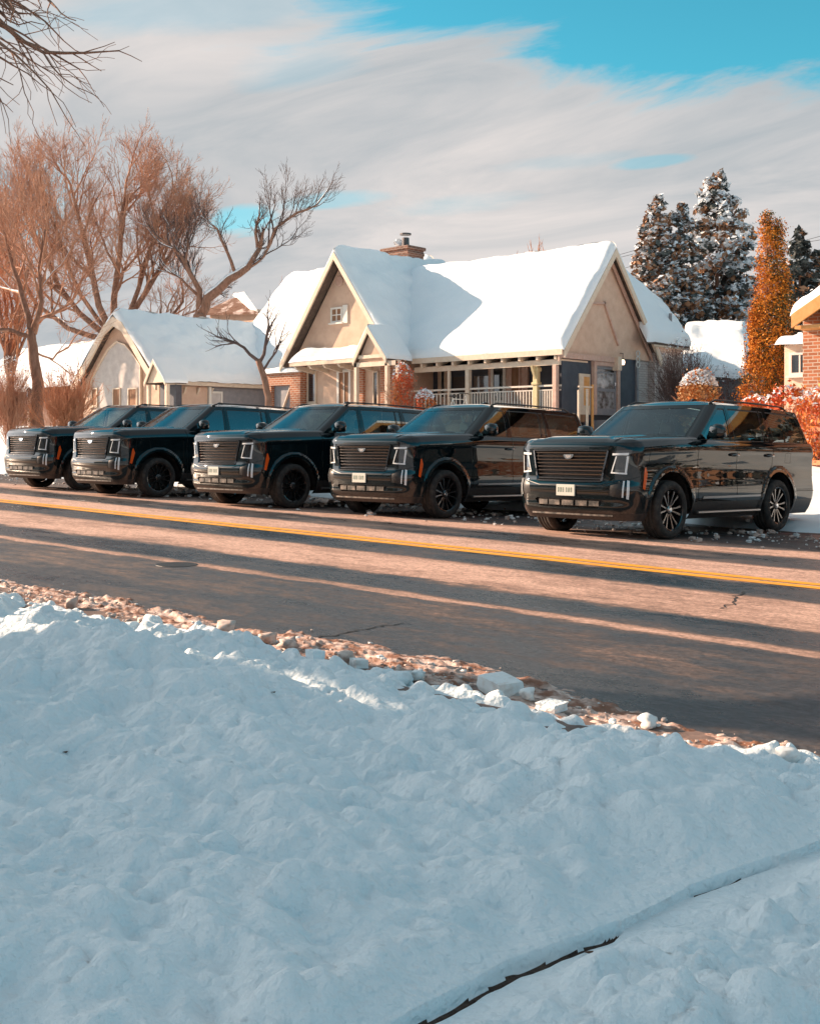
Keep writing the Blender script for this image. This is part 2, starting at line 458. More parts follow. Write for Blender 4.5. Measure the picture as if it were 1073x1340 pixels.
def deform(x, t, z):
    k = 1 - .035 * sstep(1.1, .0, t) - .03 * sstep(4.3, 5.4, t)
    x = x * k
    t = t - .065 * (1 - np.minimum(1, (x / .85) ** 2)) * sstep(.9, 0, t)
    return x, t, z
def lower(p, zz):
    p = np.asarray(p, float); zz = np.asarray(zz, float)
    fc = np.clip((p - PC) / RF, 0, PI / 2); rc = np.clip((p - PE0) / RR, 0, PI / 2)
    x = np.where(p < PC, p - PF0, np.where(p < RF, CW - RF + RF * np.sin(fc), np.where(p < PE0, CW, np.where(p < PE1, CW - RR + RR * np.cos(rc), CW - RR - (p - PE1)))))
    t = np.where(p < PC, 0, np.where(p < RF, RF - RF * np.cos(fc), np.where(p < PE0, p, np.where(p < PE1, CL - RR + RR * np.sin(rc), CL))))
    nx = np.where(p < PC, 0, np.where(p < RF, np.sin(fc), np.where(p < PE0, 1, np.where(p < PE1, np.cos(rc), 0))))
    ntv = np.where(p < RF, -np.cos(fc), np.where(p < PE0, 0, np.where(p < PE1, np.sin(rc), 1)))
    ntv = np.where(p < PC, -1, ntv)
    dside = ipl(zz, [.26, .34, .44, .54, .66, .80, .98, 1.16, 1.225, 1.26, 1.31, 1.36], [-.11, -.06, -.022, .002, .012, .004, -.008, .004, .012, .006, -.012, -.05])
    dfr = ipl(zz, [.26, .34, .42, .52, .64, .72, .80, 1.0, 1.2, 1.28, 1.33, 1.36], [-.13, -.05, .0, .005, .03, .03, .0, -.012, -.02, -.024, -.034, -.05])
    dre = ipl(zz, [.26, .40, .55, .68, .75, 1.0, 1.2, 1.30, 1.36], [-.10, -.02, .03, .02, -.02, -.03, -.03, -.035, -.05])
    d = dside * nx ** 2 + np.where(ntv < 0, dfr, dre) * ntv ** 2
    # flared arches
    for wc in (WF, WR):
        rho = np.sqrt((p - wc) ** 2 + (zz - WZ) ** 2)
        d = d + np.where((p > RF) & (p < PE0), .020 * sstep(.615, .575, rho), 0)
    x = x + d * nx; t = t + d * ntv
    z = zz + (ztop(t) - 1.36) * sstep(.85, 1.36, zz)
    x, t, z = deform(x, t, z)
    return np.stack([x, t, z], 1)
def hood(a, b):
    a = np.asarray(a, float); b = np.asarray(b, float)
    W = CW - .05; r = RF - .05; T1 = 1.66
    x = a * W; ax = np.minimum(np.abs(x), W)
    t0 = np.where(ax < W - r, 0.05, .05 + r - np.sqrt(np.maximum(r * r - (ax - (W - r)) ** 2, 0)))
    t = t0 + b * (T1 - t0)
    e = np.minimum(W - np.abs(x), (t - t0) * np.where(ax < W - r, 1, .8)); e = np.maximum(e, 0)
    e = np.where(ax > W - .0005, 0, e)
    rise = .052 * (1 - np.exp(-e / .045)) + .022 * sstep(.62, .50, ax) * sstep(.02, .35, t) + .012 * (1 - (x / W) ** 2)*sstep(0,.2,e)
    z = ztop(t) + rise
    x, t, z = deform(x, t, z)
    return np.stack([x, t, z], 1)
CF, CR2 = .13, .14            # cabin corner radii
def cw_(v): return .980 - .165 * v - .02 * (1 - v) * v * -2
def ctf(v): return 1.50 + .80 * v + .06 * v * v
def ctr(v): return 5.31 - .19 * v
def czb(t): return np.full_like(np.asarray(t, float), 1.35)
def cze(t): return ipl(t, [1.2, 2.0, 2.8, 4.0, 5.4], [1.895, 1.912, 1.928, 1.922, 1.885])
def cab(x, t, v):
    z = czb(t) + (cze(t) - czb(t)) * v
    x, t, z = deform(x, t, z)
    return np.stack([x, t, z], 1)
def cab_side(t, v): return cab(cw_(v), np.asarray(t, float), np.asarray(v, float))
def cab_cf(f, v):
    return cab(cw_(v) - CF + CF * np.sin(f), ctf(v) + CF - CF * np.cos(f), v)
def bow(x, v): return .16 * (1 - (np.abs(x) / (cw_(v) - CF)) ** 2)
def cab_ws(a, v):
    x = a * (cw_(v) - CF); return cab(x, ctf(v) - bow(x, v), v)
def cab_cr(f, v): return cab(cw_(v) - CR2 + CR2 * np.cos(f), ctr(v) - CR2 + CR2 * np.sin(f), v)
def cab_bk(a, v):
    x = a * (cw_(v) - CR2); return cab(x, ctr(v) + .05 * (1 - a * a), v)
def outline_top(p):           # p 0..1 nose centre -> side -> tail centre, at v=1
    w_ = float(cw_(1)); f = float(ctf(1)); r = float(ctr(1))
    L1 = w_ - CF; L2 = PI / 2 * CF; L3 = (r - CR2) - (f + CF); L4 = PI / 2 * CR2; L5 = w_ - CR2
    s = np.asarray(p, float) * (L1 + L2 + L3 + L4 + L5)
    x = np.where(s < L1, s, 0.0); t = np.where(s < L1, f - .16 * (1 - (s / L1) ** 2), 0.0)
    q = np.clip((s - L1) / CF, 0, PI / 2); m = (s >= L1) & (s < L1 + L2)
    x = np.where(m, w_ - CF + CF * np.sin(q), x); t = np.where(m, f + CF - CF * np.cos(q), t)
    m = (s >= L1 + L2) & (s < L1 + L2 + L3); x = np.where(m, w_, x); t = np.where(m, f + CF + (s - L1 - L2), t)
    q = np.clip((s - L1 - L2 - L3) / CR2, 0, PI / 2); m = (s >= L1 + L2 + L3) & (s < L1 + L2 + L3 + L4)
    x = np.where(m, w_ - CR2 + CR2 * np.cos(q), x); t = np.where(m, r - CR2 + CR2 * np.sin(q), t)
    m = s >= L1 + L2 + L3 + L4; a = (L1 + L2 + L3 + L4 + L5 - s) / L5
    x = np.where(m, a * L5, x); t = np.where(m, r + .05 * (1 - a * a), t)
    return x, t
def roof(p, k):               # k = 1 at the edge, 0 at the middle line
    x, t = outline_top(p); tm = np.clip(t, 2.75, 4.6)
    X = x * k; T = tm + (t - tm) * k; k = np.clip(k, 0, 1)
    Z = cze(T) + .075 * (1 - k ** 2.6)
    x, t, z = deform(X, T, Z)
    return np.stack([x, t, z], 1)
def strip(pts, wd):
    """thin convex quads along a polyline in the parameter domain"""
    out = []
    for a, b in zip(pts[:-1], pts[1:]):
        d = np.array(b, float) - np.array(a, float); d /= np.linalg.norm(d); n = np.array([-d[1], d[0]]) * wd / 2
        a_ = np.array(a) - d * wd * .3; b_ = np.array(b) + d * wd * .3
        out.append([tuple(a_ + n), tuple(a_ - n), tuple(b_ - n), tuple(b_ + n)])
    return out
def circ(cx, cy, r, n=28): return [(cx + r * math.cos(2 * PI * i / n), cy + r * math.sin(2 * PI * i / n)) for i in range(n)]

def make_suv(label, rim_mat, plate=True, seatmat=None, bag=False):
    root = thing('suv', label, 'SUV', group='black SUVs parked side by side at the far kerb')
    body = Surf(); gap = Surf(); dark = Surf(); lens = Surf(); lampS = Surf(); amber = Surf(); silver = Surf(); clad = Surf(); recess = Surf(); tail = Surf(); drl = Surf()
    us = list(np.linspace(PF0, PC, 15)) + list(np.linspace(PC, RF, 11))[1:] + list(np.linspace(RF, PE0, 140))[1:] + list(np.linspace(PE0, PE1, 9))[1:] + list(np.linspace(PE1, PR0, 12))[1:]
    vv = list(np.linspace(.26, 1.12, 36)) + list(np.linspace(1.12, 1.36, 15))[1:]
    cells = gridcells(us, vv)
    C = lambda x: PF0 + x      # front face: x metres from the centre line
    for wc in (WF, WR): _, cells = partition(cells, circ(wc, WZ, .525))
    # grille opening
    _, cells = partition(cells, [(C(0), .79), (C(.555), .79), (C(.645), 1.245), (C(0), 1.245)])
    # lower intake
    a, cells = partition(cells, [(C(0), .43), (C(.50), .43), (C(.60), .52), (C(.56), .545), (C(0), .545)])
    body.add(a, lower, -.03, mi=1)
    # head lamp: upper slim blade, vertical U lamp on dark lens
    hl, cells = partition(cells, [(C(.70), 1.165), (.055, 1.165), (.10, 1.26), (C(.70), 1.245)])
    b1, r1 = partition(hl, [(C(.71), 1.175), (.04, 1.178), (.045, 1.215), (C(.71), 1.205)])
    lampS.add(b1, lower, .001); lens.add(r1, lower, -.003)
    hv, cells = partition(cells, [(-.215, .90), (.02, .885), (.055, 1.165), (-.14, 1.165)])
    u1, hv = partition(hv, [(-.205, .905), (-.188, .905), (-.118, 1.16), (-.137, 1.16)])
    u2, hv = partition(hv, [(-.21, .898), (.02, .885), (.022, .908), (-.204, .920)])
    u3, hv = partition(hv, [(-.012, .908), (.016, .908), (.045, 1.16), (.015, 1.16)])
    lens.add(hv, lower, -.004)
    for q in (u1, u2, u3): lampS.add(q, lower, .004)
    # lower running light and its dark pocket
    dl, cells = partition(cells, [(.012, .56), (.045, .555), (.055, .80), (.022, .81)]); drl.add(dl, lower, .006)
    dl, cells = partition(cells, [(-.045, .58), (-.025, .578), (-.01, .80), (-.03, .80)]); drl.add(dl, lower, .006)
    dk, cells = partition(cells, [(-.22, .60), (-.06, .57), (-.05, .79), (-.20, .74)]); body.add(dk, lower, -.004, mi=1)
    # amber marker ahead of the arch
    am, cells = partition(cells, [(.24, .70), (.285, .68), (.36, .90), (.325, 1.0), (.30, .98)]); amber.add(am, lower, .004)
    am, cells = partition(cells, [(.16, 1.02), (.30, .99), (.34, 1.05), (.18, 1.14)]); lens.add(am, lower, .0)
    # tail lamp at the rear corner
    tl, cells = partition(cells, [(CL - .13, .86), (CL + .06, .86), (CL + .06, 1.37), (CL - .10, 1.37)]); tail.add(tl, lower, .004)
    # cladding and bright strip along the sill
    cl, cells = partition(cells, [(1.47, .26), (3.56, .26), (3.56, .50), (1.47, .50)]); body.add(cl, lower, -.004, mi=1)
    st, cells = partition(cells, [(1.72, .545), (3.42, .560), (3.42, .588), (1.74, .578)]); silver.add(st, lower, .008)
    # lower lip and rear bumper
    lp, cells = partition(cells, [(PF0, .26), (.5, .26), (.5, .365), (.1, .365), (PF0, .335)]); body.add(lp, lower, 0, mi=1)
    rb, cells = partition(cells, [(4.50, .26), (PR0, .26), (PR0, .50), (4.50, .50)]); body.add(rb, lower, -.002, mi=1)
    rb, cells = partition(cells, [(4.62, .62), (PR0, .62), (PR0, .635), (4.62, .635)]); body.add(rb, lower, .002, mi=1)
    # shut lines
    gl = []
    gl += strip([(1.60, .50), (1.60, 1.20), (1.56, 1.36)], .012)
    gl += strip([(2.70, .50), (2.70, 1.36)], .012)
    gl += strip([(3.50, .50), (3.56, .72), (3.68, .92), (3.80, 1.02), (3.82, 1.36)], .012)
    gl += strip([(1.60, .50), (3.50, .50)], .010)
    gl += strip([(C(0), .725), (C(.50), .725), (C(.70), .765), (.10, .83), (.20, .86)], .010)
    gl += strip([(.38, .97), (.40, 1.22)], .008)
    gl += strip([(4.6, .655), (CL - .2, .655)], .010)
    gl += strip([(CL + .07, .655), (CL + .07, 1.36)], .010)
    for (q0, q1) in (((4.22, 1.06), (4.40, 1.20)),):  # filler flap
        gl += strip([(q0[0], q0[1]), (q1[0], q0[1]), (q1[0], q1[1]), (q0[0], q1[1]), (q0[0], q0[1])], .006)
    for g in gl:
        a, cells = partition(cells, g); body.add(a, lower, -.006, mi=1)
    body.add(cells, lower)
    # hood, with its shut line
    # cabin: glass openings on the side in (t, v)
    tsd = list(np.linspace(1.5, 5.4, 79)); vv2 = list(np.linspace(0, 1, 15))
    sc = gridcells(tsd, vv2)
    e1 = float(ctf(0)) + CF; e2 = float(ctf(1)) + CF
    _, sc = partition(sc, [(0, -.2), (e1 - .2 * (e2 - e1), -.2), (e2 + .2 * (e2 - e1), 1.2), (0, 1.2)])
    cfn = lambda v: e1 + (e2 - e1) * v     # straight A-pillar line on the side patch
    r1_, r2_ = float(ctr(0)) - CR2, float(ctr(1)) - CR2
    _, sc = partition(sc, [(r1_ + .06, -.2), (9, -.2), (9, 1.2), (r2_ - .06, 1.2)])
    vb, vt = .085, .865
    wins = {'front': [(e1 + .15, vb), (2.60, vb), (2.62, vt), (cfn(vt) + .07, vt)],
            'rear': [(2.76, vb), (3.58, vb), (3.66, .42), (3.60, vt), (2.75, vt)],
            'vent': [(3.63, vb), (3.74, vb), (3.78, vt), (3.66, vt), (3.71, .42)],
            'quarter': [(3.98, vb), (5.00, vb), (5.06, .20), (4.90, vt), (3.92, vt)]}
    glass = []
    trim = Surf()
    for k, poly in wins.items():
        poly = poly if k != 'vent' else [(3.70, vb), (3.79, vb), (3.80, vt), (3.70, vt)]
        if k == 'rear': poly = [(2.76, vb), (3.64, vb), (3.66, vt), (2.75, vt)]
        cx_ = sum(p[0] for p in poly) / len(poly); cy_ = sum(p[1] for p in poly) / len(poly)
        big = [(p[0] + (.014 if p[0] > cx_ else -.014), p[1] + (.035 if p[1] > cy_ else -.035)) for p in poly]
        ins, sc = partition(sc, big)
        g, rim = partition(ins, poly); glass.append((k, g)); body.add(rim, cab_side, -.004, mi=1)
    for g in strip([(2.66, 0), (2.67, 1)], .010) + strip([(3.83, 0), (3.84, .98)], .012):
        a, sc = partition(sc, g); body.add(a, cab_side, -.004, mi=1)
    body.add(sc, cab_side)
    body.add(gridcells(list(np.linspace(0, PI / 2, 7)), vv2), lambda f, v: cab(cw_(v) - CF + CF * np.sin(f), ctf_lin(v, e1, e2) - CF * np.cos(f), v))
    body.add(gridcells(list(np.linspace(0, PI / 2, 7)), vv2), cab_cr, 0)
    # windshield and backlight
    def ws(a, v):
        x = a * (cw_(v) - CF); return cab(x, ctf_lin(v, e1, e2) - CF - bow(x, v), v)
    wc = gridcells(list(np.linspace(0, 1, 13)), list(np.linspace(0, 1, 13)))
    g, rest = partition(wc, [(-.1, .10), (.955, .10), (.965, .90), (-.1, .90)])
    wsS = Surf(); wsS.add(g, ws, -.003); body.add(rest, ws)
    g, rest = partition(wc, [(-.1, .16), (.93, .16), (.90, .86), (-.1, .86)])
    bkS = Surf(); bkS.add(g, lambda a, v: cab_bk(a, v), -.003, flip=True); body.add(rest, cab_bk, flip=True)
    # roof
    body.add(gridcells(list(np.linspace(0, 1, 61)), list(np.linspace(.004, 1, 13))), roof, flip=True)
    ob = body.build('body', [PAINT, PLASTIC], root)
    # hood
    hs = Surf(); hs.add(gridcells(list(np.sin(np.linspace(-PI / 2, PI / 2, 61))), list(np.linspace(0, 1, 33))), hood, mirror=False)
    hs.build('hood', PAINT, root)
    wsS.build('windshield', WSGLASS, root); bkS.build('rear_window', SIDEGLASS, root)
    for k, g in glass:
        for sg in (1, -1):
            s1 = Surf(); s1.add(g, cab_side, -.006, mirror=False)
            if sg < 0:
                s1.v = [[-p[0], p[1], p[2]] for p in s1.v]; s1.n = [[-p[0], p[1], p[2]] for p in s1.n]; s1.f = [f[::-1] for f in s1.f]
            s1.build('side_window', SIDEGLASS, root)
    def halves(S, name, m, par=None):
        """a mirrored surface as one object for each side"""
        outs = []
        for sg in (1, -1):
            idx = {}; v = []; n = []; f = []
            for fc in S.f:
                if (S.v[fc[0]][0] > 0) == (sg > 0):
                    q = []
                    for i in fc:
                        if i not in idx: idx[i] = len(v); v.append(S.v[i]); n.append(S.n[i])
                        q.append(idx[i])
                    f.append(q)
            outs.append(mk(name, v, f, m, par[sg] if isinstance(par, dict) else (par or root), True, None, n, world=False))
        return {1: outs[0], -1: outs[1]}
    hh = halves(lens, 'headlight', DARKLENS); halves(lampS, 'light_blade', LAMP, hh)
    halves(silver, 'bright_strip', SATIN)
    halves(drl, 'running_light', LAMP); halves(amber, 'side_marker', AMBER); halves(tail, 'tail_light', REDLENS)
    # grille: dark backing, horizontal bars bent to the nose, frame
    def front(x, z, off=0.0):
        p = lower(np.array([PF0 + abs(x)]), np.array([z]))[0]; return Vector((math.copysign(p[0], x) if x else 0, p[1] - off, p[2]))
    gb = MB()
    xs = [i / 12 for i in range(-12, 13)]
    hwz = lambda z: .555 + (z - .79) / .455 * .09
    P = [front(x * hwz(z), z, -.05) for z in (.79, 1.245) for x in xs]
    gb.add(P, [(i, i + 1, 25 + i + 1, 25 + i) for i in range(24)])
    gr = gb.build('grille', PLASTIC, root, world=False)
    for k in range(8):
        lb = MB()
        z = .825 + k * .0555
        for x0, x1 in zip(xs[:-1], xs[1:]):
            q = [front(xx * hwz(z), z + dz, of) for xx in (x0, x1) for (dz, of) in ((-.017, -.035), (-.012, .0), (.006, .004), (.012, -.03))]
            lb.add(q, [(1, 0, 4, 5), (2, 1, 5, 6), (3, 2, 6, 7)])
        lb.build('grille_bar', DARKCHROME, gr, smooth=False, world=False)
    fr = MB()
    fp = [(-.555, .79), (0, .782), (.555, .79), (.645, 1.245), (0, 1.255), (-.645, 1.245), (-.555, .79)]
    for a_, b_2 in zip(fp[:-1], fp[1:]):
        n = 8
        pts = [front(a_[0] + (b_2[0] - a_[0]) * i / n, a_[1] + (b_2[1] - a_[1]) * i / n, .004) for i in range(n + 1)]
        for p, q in zip(pts[:-1], pts[1:]): fr.bar(p, q, .03, .022)
    fr.build('grille_frame', DARKCHROME, gr, world=False)
    em = MB()
    outer = [(-.085, 1.185), (.085, 1.185), (.085, 1.155), (.045, 1.118), (0, 1.108), (-.045, 1.118), (-.085, 1.155)]
    q = [front(x, z, .016) for x, z in outer]; em.prism(q, (0, .03, 0))
    emo = em.build('emblem', CHROME, gr, world=False, fix=True)
    ec = MB(); inner = [(-.05, 1.172), (.05, 1.172), (.05, 1.155), (.025, 1.133), (0, 1.126), (-.025, 1.133), (-.05, 1.155)]
    ec.prism([front(x, z, .020) for x, z in inner], (0, .01, 0)); ec.build('crest', SATIN, emo, world=False, fix=True)
    # intake bars
    for (x0, x1) in ((-.52, -.36), (-.33, -.14), (-.10, .10), (.14, .33), (.36, .52)):
        ib = MB(); n = 4
        pts = [front(x0 + (x1 - x0) * i / n, .487, -.008) for i in range(n + 1)]
        for p, q in zip(pts[:-1], pts[1:]): ib.bar(p, q, .02, .07)
        ib.build('intake_bar', DIRTY, root, world=False)
    sk = MB()
    pts = [front(x / 10, .335, -.02) for x in range(-7, 8)]
    for p, q in zip(pts[:-1], pts[1:]): sk.bar(p, q, .05, .035)
    sk.build('skid_plate', DIRTY, root, world=False)
    if plate:
        pl = MB(); f0 = front(0, .66, .012)
        pl.cbox(-.155, .155, f0.y - .012, f0.y + .01, .58, .735, .004)
        po = pl.build('licence_plate', PLATE, root, world=False)
        pk = MB()
        for i, xx in enumerate((-.115, -.075, -.035, .02, .06, .10)):
            pk.box(xx - .013, xx + .013, f0.y - .0135, f0.y - .012, .63, .695)
        pk.build('plate_mark', PLATEINK, po, world=False)
    # mirrors
    for sg in (1, -1):
        mb = MB(); prof = []
        rings = []
        for (xx, hy, hz_, cy, cz) in ((.985, .03, .03, 1.93, 1.42), (1.02, .05, .05, 1.93, 1.45), (1.06, .085, .095, 1.93, 1.50), (1.15, .095, .108, 1.925, 1.51), (1.23, .085, .098, 1.92, 1.505), (1.265, .055, .065, 1.92, 1.50), (1.275, .01, .01, 1.92, 1.50)):
            ring = []
            for k in range(16):
                a = 2 * PI * k / 16; c_, s2 = math.cos(a), math.sin(a)
                e = .55
                ring.append((sg * xx, cy + hy * math.copysign(abs(c_) ** e, c_), cz + hz_ * math.copysign(abs(s2) ** e, s2)))
            rings.append(ring)
        V = [p for r in rings for p in r]; n = 16
        F = [(i * n + k, i * n + (k + 1) % n, (i + 1) * n + (k + 1) % n, (i + 1) * n + k) for i in range(len(rings) - 1) for k in range(n)]
        mb.add(V, F)
        mo = mb.build('mirror', PAINT, root, smooth=True, world=False, fix=True)
        for (t0) in (2.50, 3.58):
            h = MB()
            base = lower(np.array([t0, t0 + .11, t0 + .22]), np.array([1.155, 1.16, 1.165]))
            pts = [Vector((sg * (base[i][0] + d), base[i][1], base[i][2])) for i, d in ((0, .004), (0, .03), (1, .040), (2, .03), (2, .004))]
            pts[1].y += .02; pts[3].y -= .02
            h.tube(pts, [.014, .019, .020, .019, .014], 8)
            h.build('door_handle', DARKLENS, root, smooth=True, world=False)
        rb_ = MB()
        rb_.cbox(min(sg * .90, sg * 1.045), max(sg * .90, sg * 1.045), 1.58, 3.42, .325, .375, .015)
        ro = rb_.build('running_board', PLASTIC, root, world=False)
        rs = MB(); rs.box(min(sg * 1.03, sg * 1.050), max(sg * 1.03, sg * 1.050), 1.60, 3.40, .345, .366); rs.build('step_edge', SATIN, ro, world=False)
        rl = MB(); pts = []
        for i in range(15):
            t = 2.45 + i * .175
            zz = float(cze(t)) + .035 + (.035 if 0 < i < 14 else -.02); pts.append((sg * .70, t, zz))
        rl.tube(pts, .015, 6); rl.build('roof_rail', PLASTIC, root, smooth=True, world=False)
        for (ty) in (WF, WR):
            wl_ = MB()
            # arch liner
            n = 18; V = []
            for xx in (.60, 1.0):
                for i in range(n + 1):
                    a = PI * i / n; V.append((sg * xx, ty + .53 * math.cos(a), WZ + .53 * math.sin(a)))
            F = [(i, i + 1, n + 2 + i, n + 1 + i) for i in range(n)]
            V2 = len(V); V += [(sg * .60, ty - .53, WZ - .12), (sg * .60, ty + .53, WZ - .12)]
            F += [tuple(list(range(n + 1)) + [V2, V2 + 1])]
            wl_.add(V, F); wl_.build('wheel_liner', PLASTIC, root, world=False)
            wh = bpy.data.objects.new('wheel', None); COL.objects.link(wh); wh.parent = root; wh.location = (sg * .905, ty, WZ)
            wh.empty_display_size = .1
            ty_ = MB(); W2 = .14
            prof = [(-W2 * .8, .285), (-W2, .30), (-W2 * 1.04, .345), (-W2 * .93, .385), (-W2 * .75, .400), (-.06, .404), (-.058, .395), (-.048, .395), (-.046, .405), (-.006, .405), (-.005, .396), (.005, .396), (.006, .405), (.046, .405), (.048, .395), (.058, .395), (.06, .404), (W2 * .75, .400), (W2 * .93, .385), (W2 * 1.04, .345), (W2, .30), (W2 * .8, .285)]
            ty_.lathe([(sg * a, r) for a, r in prof], (0, 0, 0), 'x', 40)
            ty_.build('tyre', RUBBER, wh, smooth=True, world=False, fix=True)
            ri = MB()
            ri.lathe([(sg * a, r) for a, r in [(.118, .295), (.128, .288), (.120, .272), (.075, .262), (-.10, .25)]], (0, 0, 0), 'x', 40, 0)
            ri.lathe([(sg * a, r) for a, r in [(-.02, .25), (-.02, .0)]], (0, 0, 0), 'x', 24, 2)
            ri.lathe([(sg * a, r) for a, r in [(-.02, .065), (.095, .06), (.102, .045), (.104, .0)]], (0, 0, 0), 'x', 20, 1)
            ri.lathe([(sg * a, r) for a, r in [(.104, .032), (.112, .028), (.113, 0)]], (0, 0, 0), 'x', 16, 3)
            for k in range(12):
                a = 2 * PI * k / 12 + (.06 if k % 2 else -.06) + .2
                ca, sa = math.cos(a), math.sin(a); p0 = Vector((sg * .082, .045 * ca, .045 * sa)); a2 = a + (-.02 if k % 2 else .02)
                p1 = Vector((sg * .096, .17 * ca, .17 * sa)); p2 = Vector((sg * .108, .280 * math.cos(a2), .280 * math.sin(a2)))
                for (pa, pb, w0, w1) in ((p0, p1, .010, .010), (p1, p2, .010, .016)):
                    d = (pb - pa).normalized(); s2 = d.cross(Vector((sg, 0, 0))).normalized()
                    V = [pa + s2 * w0, pa - s2 * w0, pb - s2 * w1, pb + s2 * w1]
                    V += [v + Vector((-sg * .045, 0, 0)) + (v - (pa + pb) / 2).normalized() * 0 for v in V]
                    ri.add(V, [(0, 1, 2, 3), (0, 4, 5, 1), (1, 5, 6, 2), (2, 6, 7, 3), (3, 7, 4, 0)], 1)
            ri.build('rim', [rim_mat if rim_mat is RIMDARK else RIMDARK, rim_mat, PLASTIC, CHROME], wh, smooth=False, world=False, fix=True)
    # floor, dash, seats, wheel, fin, wipers, underbody
    ub = MB(); ub.box(-.60, .60, .25, 5.15, .30, .62); ub.box(-.93, .93, 1.52, 3.50, .34, .66); ub.box(-.93, .93, 4.62, 5.2, .42, .66)
    ub.build('underbody', PLASTIC, root, world=False)
    it = MB(); it.box(-.90, .90, 1.6, 5.15, .66, .70); it.cbox(-.86, .86, 1.62, 2.02, 1.05, 1.37, .05)
    it.build('dashboard', PLASTIC, root, world=False)
    sm = seatmat or SEATM
    for (xx, tt, hd) in ((.42, 2.55, 1), (-.42, 2.55, 1), (.42, 3.55, 1), (-.42, 3.55, 1), (0, 4.45, 0)):
        se = MB(); wv = .27 if hd else .75
        se.cbox(xx - wv, xx + wv, tt, tt + .52, .72, .98, .05)
        P = []
        se.cbox(xx - wv, xx + wv, tt + .50, tt + .64, .95, 1.48, .05)
        so = se.build('seat', sm, root, world=False)
        for hx in ((0,) if hd else (-.45, .45)):
            he = MB(); he.cbox(xx + hx - .13, xx + hx + .13, tt + .52, tt + .62, 1.50, 1.69, .04); he.build('headrest', sm, so, world=False)
    sw = MB(); n = 20
    sw.tube([(.42 + .19 * math.cos(2 * PI * i / n), 2.16 - .06 * math.sin(2 * PI * i / n), 1.27 + .18 * math.sin(2 * PI * i / n)) for i in range(n + 1)], .016, 6, cap=False)
    sw.tube([(.42, 2.0, 1.22), (.42, 2.15, 1.27)], .04, 8); sw.build('steering_wheel', PLASTIC, root, smooth=True, world=False)
    rm = MB(); rm.cbox(-.13, .13, 2.30, 2.33, 1.70, 1.77, .012); rm.build('rear_view_mirror', PLASTIC, root, world=False)
    fn = MB(); zf = float(cze(3.15)) + .07
    fn.prism([(-.018, 3.04, zf), (-.018, 3.26, zf), (-.010, 3.25, zf + .055), (-.010, 3.17, zf + .062)], (.034, 0, 0)); fn.build('antenna_fin', PAINT, root, world=False, fix=True)
    for (x0, x1) in ((.62, .02), (-.02, -.62)):
        pts = []; wp = MB()
        for i in range(9):
            xx = x0 + (x1 - x0) * i / 8; vv_ = .10 + .04 * math.sin(i / 8 * PI)
            a = abs(xx) / (float(cw_(vv_)) - CF); p = ws(np.array([a]), np.array([vv_ + .03]))[0]; pts.append((math.copysign(p[0], xx), p[1] - .02, p[2] + .012))
        wp.tube(pts, .009, 5)
        wp.build('wiper', PLASTIC, root, world=False)
    if bag:
        bg_ = MB(); bg_.add([(.55, 3.7, 1.38), (.88, 3.55, 1.38), (.86, 4.05, 1.38), (.55, 4.05, 1.38), (.74, 3.80, 1.68)], [(0, 1, 4), (1, 2, 4), (2, 3, 4), (3, 0, 4), (3, 2, 1, 0)])
        tag(bg_.build('folded_cloth', GREENBAG, root, world=False), 'green cloth behind the side window')
    return root
def ctf_lin(v, e1, e2):
    return e1 + (e2 - e1) * np.asarray(v, float)
